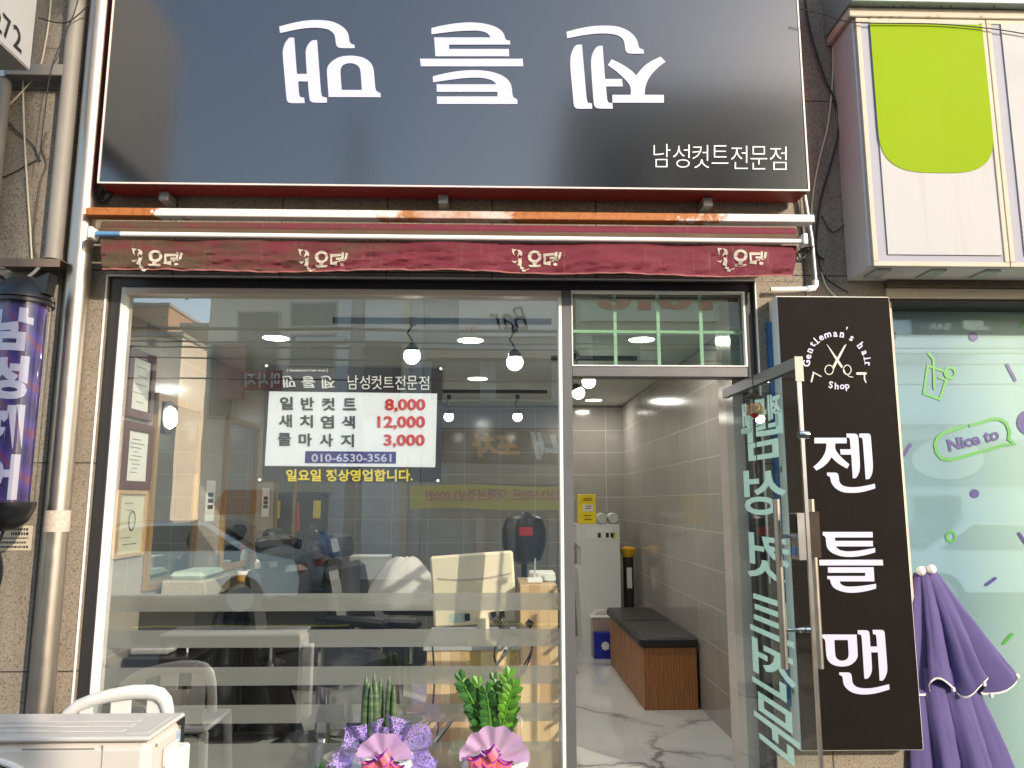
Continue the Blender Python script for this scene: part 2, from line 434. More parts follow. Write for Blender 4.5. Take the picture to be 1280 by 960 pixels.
nt.links.new(c_, p.inputs['Base Color']); p.inputs['Roughness'].default_value = .07; M['marble'] = m
struct(MB().box(XI - .18, XW + .2, .0, 4.9, -.12, FZ), 'floor', M['marble'])
struct(MB().box(XI - .18, XW + .2, .14, 4.9, ZC, ZC + .2), 'ceiling', M['ceiling'])

# ------------------------------------------------------------------ the shop building
bld = thing('shop_building', (-.3, .1, 0), 'granite faced ground floor shop building with brown tiled walls inside', 'building')
XS = 2.075                                                    # left edge of the neighbour's window
mb = MB()
mb.box(-4.4, XL, -.02, .13, 0, ZT)                            # left pier
mb.box(-4.4, XS, -.02, .13, ZT, 6.2)                          # above the storefront
mb.build('facade_wall', M['granite'], bld)
mb = MB(); mb.box(XR, XS, -.018, .35, 0, ZT - .0)
mb.build('facade_wall', M['granite'], bld)
zt2 = at(1200, 345, 0).z
MB().box(XS, 6.5, -.02, .6, zt2, 6.2).build('facade_wall', M['granite'], bld)
MB().box(XS, 6.5, .32, .6, 0, at(1200, 958, .2).z - .3).build('facade_wall', M['granite'], bld)
MB().box(-4.4, 6.5, .13, 5.2, ZC + .22, 6.2).build('upper_storey', M['granite'], bld)
MB().box(-4.4, 6.5, -.1, 5.3, 6.2, 6.4).build('roof', M['ceiling'], bld)
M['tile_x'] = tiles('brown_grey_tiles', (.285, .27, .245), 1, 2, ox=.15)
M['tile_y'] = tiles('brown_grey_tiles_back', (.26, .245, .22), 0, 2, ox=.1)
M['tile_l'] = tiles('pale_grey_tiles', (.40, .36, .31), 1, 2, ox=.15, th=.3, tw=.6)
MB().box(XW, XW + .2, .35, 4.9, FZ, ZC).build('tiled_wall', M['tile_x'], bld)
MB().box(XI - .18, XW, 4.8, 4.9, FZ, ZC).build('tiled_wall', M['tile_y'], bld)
MB().box(XI - .18, XI, .131, 4.8, FZ, ZC).build('tiled_wall', M['tile_l'], bld)
MB().box(1.283, XW + .02, .12, .38, FZ, ZC).build('tiled_pilaster', tiles('pale_tiles', (.55, .48, .43), 1, 2, ox=.05, oz=.1, th=.27), bld)
MB().box(XI - .2, XW + .2, .1, .139, ZC, ZC + .25).build('lintel', M['charcoal'], bld)

# ------------------------------------------------------------------ storefront: frame, big pane, transom
sf = thing('storefront_window', ((XL + XR) / 2, .05, FZ), 'charcoal framed shop window with a large striped pane and small transom', 'shop window')
def xr_(px, Y=0, py=617): return at(px, py, Y).x
xm0, xm1 = xr_(700.5), xr_(717)                               # mullion
ztr0, ztr1 = at(614, 470, 0).z, at(614, 457, 0).z             # transom rail
zfi = at(614, 362, 0).z
jl = xr_(131.5)
mb = MB()
mb.box(XL, jl, 0, .1, FZ, ZT, b=.003)
mb.box(XL, XR, .001, .099, zfi, ZT - .001, b=.003)
xj0, xj1 = at(933, 420, 0).x, at(946.5, 420, 0).x
mb.box(xj0, xj1, 0, .1, FZ, zfi - .001, b=.003)
mb.box(XL, xm0, .002, .098, FZ - .13, FZ + .06, b=.003)
mb.build('frame', M['charcoal'], sf)
mb = MB(); mb.box(xm0 + .016, xm1, -.001, .1, FZ, zfi - .0005, b=.003); mb.box(xm1, xj0, .002, .098, ztr0, ztr1, b=.003)
mb.build('mullion', M['frame_grey'], sf)
zbi = at(614, 370, 0).z
mb = MB()
mb.box(jl + .02, xm0 + .016, .006, .06, zbi, zfi - .001)
mb.build('glazing_bead', M['beige_strip'], sf)
for xa, xb, ya in ((jl, jl + .02, .004), (xm0, xm0 + .0155, -.004)): MB().box(xa, xb, ya, .06, FZ + .06, zbi - .001 if ya < 0 else zfi).build('glazing_bead', M['white_strip'], sf)
mb = MB(); t = .006
tz0, tz1 = ztr1, zfi
mb.box(xm1, xj0, -.003, .03, tz1 - .012, tz1 - .001); mb.box(xm1, xm1 + t, -.003, .03, tz0, tz1 - .012); mb.box(xj0 - t * 1.6, xj0, -.003, .03, tz0, tz1 - .012); mb.box(xm1 + t, xj0 - t * 1.6, -.003, .03, tz0, tz0 + .006)
mb.build('transom_bead', M['white_strip'], sf)
# white caulk line round the frame
mb = MB(); mb.box(XL - .007, XR + .007, -.026, -.003, ZT + .001, ZT + .007); mb.box(XL - .009, XL - .001, -.026, -.003, .0, ZT); mb.box(XR + .001, XR + .008, -.026, -.003, 1.2, ZT)
mb.build('caulk_line', M['white_strip'], sf)
def pane(mb, x0, x1, z0, z1, Y): return mb.add([(x0, Y, z0), (x1, Y, z0), (x1, Y, z1), (x0, Y, z1)], [(0, 1, 2, 3)])
pane(MB(), jl + .005, xm0 + .01, FZ + .05, zbi + .01, .05).build('glass_pane', M['glass'], sf)
pane(MB(), xm1 + .004, xj0 - .004, tz0, tz1, .04).build('transom_glass', M['green_glass'], sf)
# pale green bars behind the transom glass
mb = MB()
for px in (769, 823, 876.5): mb.box(at(px - 2, 420, .05).x, at(px + 2, 420, .05).x, .044, .056, tz0, tz1)
xs = [xm1] + [at(px + s_, 420, .05).x for px in (769, 823, 876.5) for s_ in (-2.1, 2.1)] + [xj0]
za, zb = at(614, 415.5, .05).z, at(614, 412, .05).z
for i in range(0, len(xs), 2): mb.box(xs[i], xs[i + 1], .045, .055, za, zb)
mb.build('muntin', M['muntin'], sf)
# frosted film stripes stuck on the inside of the pane
m, nt, p = newmat('frosted_film'); nt.nodes.remove(p)
rf = nd(nt, 'ShaderNodeBsdfRefraction', Roughness=.32, IOR=1.12); rf.inputs[0].default_value = (.92, .92, .9, 1)
df = nd(nt, 'ShaderNodeBsdfDiffuse'); df.inputs[0].default_value = (.46, .45, .42, 1)
tl = nd(nt, 'ShaderNodeBsdfTranslucent'); tl.inputs[0].default_value = (.5, .5, .48, 1)
tp = nd(nt, 'ShaderNodeBsdfTransparent'); tp.inputs[0].default_value = (.9, .9, .88, 1)
a1 = nd(nt, 'ShaderNodeMixShader', Fac=.5); a2 = nd(nt, 'ShaderNodeMixShader', Fac=.24); a3 = nd(nt, 'ShaderNodeMixShader', Fac=.06)
nt.links.new(df.outputs[0], a1.inputs[1]); nt.links.new(tl.outputs[0], a1.inputs[2])
nt.links.new(a1.outputs[0], a2.inputs[1]); nt.links.new(rf.outputs[0], a2.inputs[2])
nt.links.new(a2.outputs[0], a3.inputs[1]); nt.links.new(tp.outputs[0], a3.inputs[2])
nt.links.new(a3.outputs[0], nt.nodes['Material Output'].inputs['Surface']); M['frost'] = m
for y0, y1 in ((741, 763), (786, 808), (832, 855), (879, 902), (927, 985)):
    pane(MB(), jl + .022, xm0 - .001, max(FZ + .06, at(614, y1, .054).z), at(614, y0, .054).z, .054).build('frosted_stripe', M['frost'], sf)

# ------------------------------------------------------------------ big black fascia sign (its shop name hangs upside down)
YS, YB = -.22, -.055
xs0, xs1 = at(125, 200, YS).x, at(1009, 200, YS).x
zs0 = at(614, 234, YS).z; zs1 = zs0 + 1.25
sg = thing('fascia_sign', ((xs0 + xs1) / 2, -.1, zs0), 'wide glossy black fascia sign with red sides and an upside down white shop name', 'sign')
mb = MB(); mb.box(xs0, xs1, YS + .006, YB, zs0, zs1, b=.004); mb.build('sign_box', M['red_box'], sg)
MB().box(xs0 + .006, xs1 - .006, YS, YS + .008, zs0 + .006, zs1).build('face_panel', M['sign_black'], sg)
mb = MB(); mb.box(xs0 - .002, xs1 + .002, YS - .004, YS + .004, zs0 - .003, zs0 + .005); mb.box(xs0 - .003, xs0 + .005, YS - .005, YS + .004, zs0 + .0051, zs1); mb.box(xs1 - .005, xs1 + .003, YS - .005, YS + .004, zs0 + .0051, zs1)
mb.build('edge_trim', mat('pale_edge_trim', (.72, .6, .55), .4), sg)
G = {
 'je': [[(125,165),(512,165),(512,232),(375,232),(372,290),(390,330),(430,380),(480,430),(546,485),(518,535),(460,505),(400,465),(360,430),(332,397),(310,430),(280,470),(230,515),(150,558),(112,515),(170,465),(220,405),(250,350),(265,300),(270,232),(125,232)],
        [(508,115),(610,115),(635,122),(650,145),(655,200),(672,480),(670,550),(655,600),(635,635),(615,652),(585,650),(567,367),(440,367),(433,303),(560,303),(552,190),(540,165),(512,162)],
        [(662,115),(765,113),(790,120),(800,140),(805,200),(828,480),(825,560),(812,610),(795,645),(778,662),(740,662),(705,195),(695,165),(665,160)],
        [(275,583),(375,583),(400,590),(415,610),(422,690),(440,720),(475,745),(530,757),(600,760),(700,750),(850,717),(856,772),(760,803),(660,823),(560,828),(480,822),(420,800),(370,765),(335,720),(320,680),(317,645),(300,625),(278,620)]],
 'teul': [[(175,143),(775,143),(778,210),(325,210),(325,250),(778,250),(780,317),(332,317),(350,340),(385,362),(440,374),(500,377),(600,370),(805,335),(808,388),(700,420),(600,438),(500,445),(400,437),(320,412),(260,375),(228,330),(218,285),(213,215),(200,195),(178,185)],
          [(133,477),(897,477),(903,545),(137,545)],
          [(238,567),(788,567),(798,737),(377,737),(390,765),(425,790),(480,800),(560,798),(660,790),(817,765),(818,822),(720,850),(620,868),(520,875),(430,865),(350,840),(300,805),(275,765),(268,725),(255,710),(232,708),(230,672),(685,672),(688,633),(240,633)]],
 'maen': [[(115,173),(535,175),(550,420),(545,450),(525,490),(480,530),(430,552),(360,560),(280,550),(220,520),(185,475),(170,420),(160,250),(145,225),(118,212)], [(268,240),(430,240),(442,420),(430,460),(400,482),(360,490),(320,480),(290,455),(278,420)],
          [(547,122),(650,122),(675,130),(690,150),(702,318),(780,318),(772,190),(760,172),(732,170),(727,118),(835,118),(860,125),(873,150),(905,580),(900,630),(880,690),(850,727),(812,727),(790,388),(710,388),(722,590),(712,640),(690,680),(665,705),(628,703),(595,190),(580,175),(550,170)],
          [(325,628),(440,628),(465,640),(477,665),(482,740),(500,775),(535,805),(590,818),(660,822),(760,812),(925,770),(932,832),(830,865),(730,888),(640,895),(550,890),(480,870),(420,830),(385,785),(372,740),(368,690),(355,668),(328,660)]],
}
GL = {k: outline2d([smooth_loop(l) for l in v_]) for k, v_ in G.items()}
YL = YS - .0035
for k, (a, b, c, d) in (('maen', (349, 25, 476, 129)), ('teul', (525, 28, 654, 130)), ('je', (708, 32, 832, 136))):
    V, F = GL[k]
    # turned by 180 degrees: glyph's right-bottom corner lands at the picture's left-top
    Pbl, Pbr, Ptl, Ptr = at(a, d, YL), at(c, d, YL), at(a, b, YL), at(c, b, YL)
    MB().flat(V, F, fit(V, Pbr, Pbl, Ptr, Ptl)).build('letter', M['letter'], sg)
mb = MB()
sub = '남성컷트전문점'; x = 817
for i, ch in enumerate(sub):
    x0 = 817 + i * 24.2; yy = 180 + i * .55
    tbox(mb, ch, x0, yy, x0 + 21.0, yy + 29 - (6 if ch == '트' else 0), YL, -.012)
mb.build('subtitle_lettering', M['white'], sg)
for px in (208, 555, 884):
    MB().box(at(px - 7, 250, -.1).x, at(px + 5, 250, -.1).x, -.13, -.02, zs0 - .05, zs0 - .001, b=.004).build('bracket', M['galv'], sg)
# ------------------------------------------------------------------ rusty beam
m, nt, p = newmat('rusty_white_paint'); P_ = pos(nt)
sp = nd(nt, 'ShaderNodeSeparateXYZ'); nt.links.new(P_, sp.inputs[0])
mr = nd(nt, 'ShaderNodeMapRange'); mr.inputs['From Min'].default_value = -2.0; mr.inputs['From Max'].default_value = 1.62; mr.inputs['To Min'].default_value = -.09; mr.inputs['To Max'].default_value = .91; nt.links.new(sp.outputs[0], mr.inputs['Value'])
ad = nd(nt, 'ShaderNodeMath', operation='MULTIPLY_ADD'); ad.inputs[1].default_value = .34; nt.links.new(noisef(nt, P_, 7, 6, .7), ad.inputs[0]); nt.links.new(mr.outputs[0], ad.inputs[2])
rx = ramp(nt, ad.outputs[0], [(.0, (1, 1, 1)), (.195, (1, 1, 1)), (.20, (0, 0, 0)), (.44, (0, 0, 0)), (.50, (1, 1, 1)), (.62, (.3, .3, .3)), (.66, (1, 1, 1)), (.90, (1, 1, 1)), (.935, (0, 0, 0))])
ru = ramp(nt, noisef(nt, P_, 40, 5, .7), [(.3, (.22, .06, .012)), (.55, (.42, .14, .025)), (.75, (.30, .09, .02))])
pw = mixc(nt, noisef(nt, P_, 8, 4), (.62, .60, .55), (.72, .70, .66))
nt.links.new(mixc(nt, rx.outputs[0], pw, ru.outputs[0]), p.inputs['Base Color']); p.inputs['Roughness'].default_value = .65; bump(nt, p, noisef(nt, P_, 90, 4), .3, .003); M['rusty'] = m
bm_ = MB(); bx0, bx1 = at(106, 268, -.2).x, at(1018, 266, -.2).x; bz0, bz1 = at(614, 273.5, -.2).z, at(614, 264, -.2).z
bm_.box(bx0, bx1, -.2, -.13, bz0, bz1, b=.003)
tag(bm_.build('steel_beam', M['rusty']), 'long white painted steel tube patched with orange rust between fascia sign and awning', 'beam')

# ------------------------------------------------------------------ rolled awning
aw = thing('rolled_awning', (-.2, -.15, at(614, 340, -.2).z), 'rolled up dirty maroon awning with a white front bar and lettered valance', 'awning')
m, nt, p = newmat('maroon_canvas'); P_ = pos(nt)
sp = nd(nt, 'ShaderNodeSeparateXYZ'); nt.links.new(P_, sp.inputs[0])
mr = nd(nt, 'ShaderNodeMapRange'); mr.inputs['From Min'].default_value = -1.9; mr.inputs['From Max'].default_value = .2; mr.inputs['To Min'].default_value = .34; mr.inputs['To Max'].default_value = -.02; nt.links.new(sp.outputs[0], mr.inputs['Value'])
ad = nd(nt, 'ShaderNodeMath', operation='ADD'); nt.links.new(mr.outputs[0], ad.inputs[0]); nt.links.new(noisef(nt, mapv(nt, P_, scale=(1, 1, 3)), 4.5, 6, .65), ad.inputs[1])
st = ramp(nt, ad.outputs[0], [(.56, (0, 0, 0)), (.86, (1, 1, 1))])
weave = noisef(nt, mapv(nt, P_, scale=(1, 1, 1)), 400, 1)
cc = mixc(nt, noisef(nt, P_, 12, 4), (.12, .008, .020), (.17, .017, .034)); cc = mixc(nt, st.outputs[0], cc, (.075, .046, .020))
cc = mixc(nt, .12, cc, ramp(nt, noisef(nt, mapv(nt, P_, scale=(60, 60, 2)), 1, 2), [(.62, (0, 0, 0)), (.75, (.4, .35, .3))]).outputs[0], 'ADD')
nt.links.new(cc, p.inputs['Base Color']); p.inputs['Roughness'].default_value = .8; bump(nt, p, weave, .15, .002); M['canvas'] = m
M['canvas_hem'] = mat('soiled_hem', (.10, .06, .032), .8, 0, .3, vs=9)
ax0, ax1 = at(121, 320, -.2).x, at(1000, 320, -.2).x
def zof(py, Y): return at(614, py, Y).z
zr1, zr0 = zof(281, -.2), zof(293, -.2)
def roll(u, v_):
    x = mm(ax0 + .005, ax1 - .01, u); a = mm(R(75), R(-95), v_); rr = .036 + .003 * noise.noise(Vector((x * 3, v_ * 2, 1)))
    return Vector((x, -.165 - math.cos(a) * rr, (zr1 + zr0) / 2 + math.sin(a) * rr * 1.0))
MB().grid(120, 8, roll).build('rolled_canvas', M['canvas'], aw, smooth=True)
def hem(u, v_):
    x = mm(ax0 + .004, ax1 - .004, u)
    return Vector((x, -.208 - .004 * noise.noise(Vector((x * 5, 3, v_))), mm(zof(289, -.21), zof(294.5, -.21), v_)))
MB().grid(120, 1, hem).build('hem_band', M['canvas_hem'], aw, smooth=True)
zbar = zof(298, -.22)
MB().tube([(ax0 - .02, -.222, zbar + .004), (ax1 + .015, -.222, zbar - .002)], .0125, 12).build('front_bar', M['white_strip'], aw, smooth=True)
for x in (ax0 - .02, ax1 + .016):
    e = MB().box(x - .012, x + .012, -.245, -.18, zbar - .022, zbar + .035, b=.004).build('end_cap', M['white'], aw)
MB().tube([(ax0 + .0, -.2222, zbar + .0038), (ax0 + .12, -.2222, zbar + .0035)], .0131, 12).build('sticker', mat('blue_grey_sticker', (.10, .25, .42), .4, 0, .5, vs=40), aw, smooth=True)
zv1, zv0 = zof(303.5, -.2), zof(341, -.2)
def yval(x, v_):
    k = .011 + .02 * v_
    d = noise.noise(Vector((x * 2.2, v_ * .8, 0))) * 1.1 + .5 * noise.noise(Vector((x * 7 + v_ * 3, v_ * 4, 5))) + .35 * noise.noise(Vector((x * 16 + v_ * 9, v_ * 7, 9)))
    return -.205 + k * d
def val(u, v_):
    x = mm(ax0 + .012, ax1 - .012, u); sag = .026 * noise.noise(Vector((x * 1.1, 0, 2))) - .006 * math.sin(u * 9)
    edge = .03 * v_ * (max(0, 1 - u * 30) ** 2 - max(0, 1 - (1 - u) * 60) ** 2)
    return Vector((x + edge, yval(x, v_), mm(zv1, zv0 + sag, v_)))
MB().grid(260, 14, val).build('valance', M['canvas'], aw, smooth=True)
mb = MB()
for i in range(259):
    a, b = val(i / 259, 1.0), val((i + 1) / 259, 1.0)
    o = Vector((0, -.003, 0)); mb.add([a + o + Vector((0, 0, .004)), b + o + Vector((0, 0, .004)), b + o - Vector((0, 0, .003)), a + o - Vector((0, 0, .003))], [(0, 1, 2, 3)])
mb.build('piping', mat('faded_maroon_piping', (.30, .10, .09), .8), aw)
LG = [[(165,175),(205,185),(235,180),(230,200),(200,215),(200,260),(215,295),(185,265),(168,215)],
      [(240,190),(290,195),(325,225),(335,270),(310,295),(290,270),(265,295),(245,310),(262,260),(275,225)],
      [(270,320),(300,335),(330,305),(318,345),(325,400),(315,440),(325,460),(290,460),(250,440),(262,410),(272,370)],
      [(160,372),(205,380),(268,360),(235,385),(215,412),(185,395)],
      [(300,462),(330,461),(315,480),(360,475),(345,515),(385,515),(445,490),(440,505),(395,525),(370,552),(320,540),(330,510),(290,495)],
      [(435,435),(505,436),(510,398),(550,398),(552,436),(628,436),(628,455),(600,472),(460,472),(437,455)],
      [(668,255),(848,255),(850,292),(702,300),(708,395),(830,365),(838,398),(690,437),(672,430)],
      [(765,320),(848,315),(848,350),(765,355)],
      [(858,230),(895,235),(886,345),(848,345)], [(920,240),(960,245),(935,350),(897,350)]]
def ell(cx, cy, a, b, n=26): return [(cx + a * math.cos(2 * math.pi * i / n), cy + b * math.sin(2 * math.pi * i / n)) for i in range(n)]
LG += [ell(530, 303, 108, 102), ell(533, 303, 56, 58), ell(860, 425, 78, 74), ell(860, 428, 33, 26)]
LV, LF = outline2d(LG)
LV2 = []
for ox_, oy_ in ((362 - 209, 296 - 1), (360, 295), (627, 294.5), (884, 294)):
    mb = MB(); 
    def lfn(x, y):
        q = at(ox_ + x / 12.8, oy_ + y / 12.8 + 2, -.21)
        v_ = min(1, max(0, (zv1 - q.z) / (zv1 - zv0)))
        return Vector((q.x, yval(q.x, v_) - .0045, q.z))
    # finer tessellation so that the letters follow the folds
    import bmesh
    me = bpy.data.meshes.new('t'); me.from_pydata([(a, b, 0) for a, b in LV], [], LF); bmx = bmesh.new(); bmx.from_mesh(me)
    bmesh.ops.triangulate(bmx, faces=bmx.faces[:]); 
    bmesh.ops.subdivide_edges(bmx, edges=[e for e in bmx.edges if e.calc_length() > 60], cuts=2); bmesh.ops.triangulate(bmx, faces=bmx.faces[:])
    bmx.verts.ensure_lookup_table(); bmx.verts.index_update()
    mb.add([lfn(v_.co.x, v_.co.y) for v_ in bmx.verts], [[q.index for q in f.verts] for f in bmx.faces]); bmx.free(); bpy.data.meshes.remove(me)
    mb.build('valance_lettering', mat('worn_cream_print', (.50, .42, .34), .8, 0, .3, vs=40), aw)

# ------------------------------------------------------------------ vertical sign to the right of the door
YV = -.13
vx0, vx1 = at(985.5, 655, YV).x, at(1134, 657, YV).x; vz0, vz1 = zof(943, YV), zof(367, YV)
vsn = thing('vertical_sign', ((vx0 + vx1) / 2, -.07, vz0), 'tall narrow black light box with white letters and a scissors emblem beside the glass door', 'sign')
MB().box(vx0, vx1, YV + .004, -.019, vz0, vz1, b=.004).build('sign_box', M['mint_edge'], vsn)
MB().box(vx0 + .007, vx1 - .006, YV - .001, YV + .006, vz0 + .006, vz1 - .006).build('face_panel', M['flex'], vsn)
MB().box(vx0 - .022, vx0 - .001, -.05, -.0195, vz0 + .18, vz1 - .12).build('blue_strip', M['blue_film'], vsn)
YVL = YV - .0035
for k, ox_, oy_ in (('je', 1005, 530), ('teul', 1010, 650), ('maen', 1015, 775)):
    V, F = GL[k]; s_ = 110 / 1056
    MB().flat(V, F, lambda x, y: at(ox_ + x * s_, oy_ + y * s_, YVL)).build('letter', M['letter'], vsn)
M['emblem'] = mat('pale_grey_vinyl', (.55, .55, .48), .5)
s_ = 110 / 1056
def em(x, y): return at(995 + x * s_, 400 + y * s_, YVL)
def letter_at(mb, ch, cx, cy, ang, size, fn, bold=.02):
    V, F = text2d(ch, bold); ref = bounds(text2d('n' if ch not in "'" else "'", bold)[0])
    x0, x1, y0, y1 = bounds(V); mx = (x0 + x1) / 2
    ca, sa = math.cos(ang), math.sin(ang)
    mb.flat(V, F, lambda x, y: fn(cx + ((x - mx) * ca + (y - .27) * sa) * size, cy + ((x - mx) * sa - (y - .27) * ca) * size))
# slab serifs are added as small feet so the letters read as typewriter type
mb = MB()
for ch, cx, cy in (('G',135,520),('e',148,440),('n',165,365),('t',200,292),('l',245,252),('e',303,210),('m',380,178),('a',472,168),('n',552,172),("'",600,135),(' ',0,0),('s',668,218),(' ',0,0),('h',772,308),('a',822,392),('i',850,462),('r',860,528)):
    if ch == ' ': mb.build('emblem_lettering', M['letter'], vsn); mb = MB(); continue
    ang = math.atan2(cx - 495, 520 - cy)
    letter_at(mb, ch, cx, cy, ang, 118, em)
    if ch in 'nhlir':
        ca, sa = math.cos(ang), math.sin(ang); 
        wdt = 24
        mb.ribbon([(cx - wdt * ca - 33 * sa, cy - wdt * sa + 33 * ca), (cx + (wdt if ch != 'r' else 4) * ca - 33 * sa, cy + (wdt if ch != 'r' else 4) * sa + 33 * ca)], 9, lambda x, y: em(x, y) + Vector((0, -.0006, 0)))
mb.build('emblem_lettering', M['letter'], vsn)
mb = MB()
for ch, cx, cy, a_ in (('S',418,785,.12),('h',488,800,.03),('o',555,797,-.06),('p',615,792,-.15)): letter_at(mb, ch, cx, cy, a_, 112, em)
mb.build('emblem_lettering', M['letter'], vsn)
mb = MB()
e2 = lambda x, y: em(x, y) + Vector((0, -.0008, 0))
for L in ([(365,288),(385,305),(500,462),(565,560),(545,578),(478,480)], ):
    mb.add([em(*q) for q in L], [list(range(len(L)))])
for L in ([(605,288),(598,310),(514,475),(455,590),(436,560),(490,455),(578,305)], ):
    mb.add([e2(*q) for q in L], [list(range(len(L)))])
mb.ribbon(ell(397, 598, 50, 56), 11, e2, closed=True); mb.ribbon(ell(614, 598, 46, 56), 11, e2, closed=True)
mb.ribbon([(572, 590), (595, 640), (640, 678), (682, 686)], 9, em)
mb.ribbon([(185, 738), (212, 632)], 20, em); mb.ribbon([(203, 626), (300, 678)], 13, e2)
mb.ribbon([(735, 642), (835, 642)], 30, em); mb.ribbon([(818, 655), (822, 712), (838, 746)], 16, e2)
mb.build('scissors_emblem', M['emblem'], vsn)
for dz in (.25, 1.3): MB().box(vx0 - .006, vx0 - .0005, -.09, -.07, vz0 + dz, vz0 + dz + .03).build('screw_tab', M['galv'], vsn)

# ------------------------------------------------------------------ glass door, swung open towards the street
dr = thing('glass_door', (1.243, .05, FZ), 'frameless glass door swung open with steel pull handles and pale mint lettering', 'door')
H0 = Vector((1.243, .05, 0)); H1 = Vector((1.268, -.81, 0)); dd = (H1 - H0).normalized(); dn = Vector((-dd.y, dd.x, 0))   # dn points right (outer side)
if dn.x < 0: dn = -dn
Zd1 = atx(998, 436, 1.268).z; Zd1 = 2.19; Zd0 = FZ + .012
def DP(s, n, z): return H0 + dd * s + dn * n + Vector((0, 0, z))
def dbox(mb, s0, s1, n0, n1, z0, z1):
    v = [DP(s, n, z) for s in (s0, s1) for n in (n0, n1) for z in (z0, z1)]
    return mb.add(v, [(0, 1, 3, 2), (4, 6, 7, 5), (0, 4, 5, 1), (2, 3, 7, 6), (0, 2, 6, 4), (1, 5, 7, 3)])
LW = (H1 - H0).length
MB().add([DP(-.06, 0, Zd0), DP(LW - .012, 0, Zd0), DP(LW - .012, 0, Zd1), DP(-.06, 0, Zd1)], [(0, 1, 2, 3)]).build('glass_pane', M['door_glass'], dr)
mb = MB(); dbox(mb, -.06, LW - .002, -.016, .016, Zd1 - .048, Zd1); mb.build('top_rail', M['frame_grey'], dr)
mb = MB(); dbox(mb, -.06, LW - .002, -.016, .016, Zd0, Zd0 + .09); mb.build('bottom_rail', M['charcoal'], dr)
mb = MB(); dbox(mb, LW - .0119, LW, -.007, .007, Zd0 + .091, Zd1 - .049); mb.build('edge_strip', M['brushed'], dr)
mb = MB(); dbox(mb, LW - .001, LW + .004, -.017, .017, Zd1 - .1, Zd1 + .003); mb.build('rail_end_cap', mat('pinkish_end_cap', (.66, .48, .38), .5), dr)
hz1, hz0 = 1.61, .94; hs = LW - .085
for sgn in (-1, 1):
    so = .09 if sgn < 0 else .055
    o = MB().tube([DP(hs, sgn * so, hz0), DP(hs, sgn * so, hz1)], .0145, 14).build('handle', M['steel'], dr, smooth=True)
    MB().tube([DP(hs, sgn * .002, hz0 + .15), DP(hs, sgn * .02, hz0 + .15), DP(hs, sgn * .021, hz0 + .15), DP(hs, sgn * (so - .014), hz0 + .15)], [.012, .012, .008, .008], 10).build('handle_post', M['chrome'], o, smooth=True)
    MB().tube([DP(hs, sgn * .002, hz1 - .15), DP(hs, sgn * .02, hz1 - .15), DP(hs, sgn * .021, hz1 - .15), DP(hs, sgn * (so - .014), hz1 - .15)], [.012, .012, .008, .008], 10).build('handle_post', M['chrome'], o, smooth=True)
mb = MB(); dbox(mb, LW - .075, LW - .004, -.04, -.006, 1.37, 1.555); lk = mb.build('lock', M['brushed'], dr)
mb = MB(); dbox(mb, LW - .073, LW - .012, -.044, -.0401, 1.475, 1.55); mb.build('lock_cover', M['black'], lk)
mb = MB(); dbox(mb, LW - .066, LW - .03, -.0425, -.0401, 1.385, 1.42); mb.build('lock_badge', mat('blue_badge', (.1, .25, .5), .3), lk)
mb = MB()
for z in (1.40, 1.44, 1.49, 1.53): mb.tube([DP(LW - .02, -.0401, z), DP(LW - .02, -.043, z)], .004, 8)
mb.build('lock_button', M['chrome'], lk)
mb = MB(); dbox(mb, LW - .07, LW - .004, .006, .05, 1.38, 1.56); mb.build('lock', mat('dark_brown_lock', (.05, .03, .02), .3), dr)
MB().tube([DP(LW - .012, -.012, 1.87), DP(LW - .012, .0, 1.87), DP(LW - .012, .03, 1.87)], [.017, .02, .016], 14).build('door_stopper', M['chrome'], dr, smooth=True)
# vinyl lettering, seen from behind and so reversed
m, nt, p = newmat('pale_mint_vinyl'); p.inputs['Base Color'].default_value = (.34, .50, .50, 1); p.inputs['Roughness'].default_value = .5
tl = nd(nt, 'ShaderNodeBsdfTranslucent'); tl.inputs[0].default_value = (.34, .50, .50, 1); a1 = nd(nt, 'ShaderNodeMixShader', Fac=.65)
nt.links.new(p.outputs[0], a1.inputs[1]); nt.links.new(tl.outputs[0], a1.inputs[2]); nt.links.new(a1.outputs[0], nt.nodes['Material Output'].inputs['Surface']); M['mint_vinyl'] = m
rows = [('남', 1.80), ('성', 1.545), ('컷', 1.25), ('트', 1.0), ('전', .76), ('문', .52)]
def door_text(sx, s0, s1, z0, z1, bold):
    V, F = text2d(sx, bold)
    # outer reader sees left = free edge, so u runs from the free edge to the hinge
    mb = MB().flat(V, F, fit(V, DP(s1, .002, z0), DP(s0, .002, z0), DP(s1, .002, z1), DP(s0, .002, z1)))
    mb.build('letter', M['mint_vinyl'], dr)
for i, ch in enumerate('젠틀맨'): door_text(ch, .50 - i * .165, .65 - i * .165, 1.93, 2.08, .03)
for ch, z in rows: door_text(ch, .15, .66, z - .006, z + (.205 if ch != '트' else .17), .018)
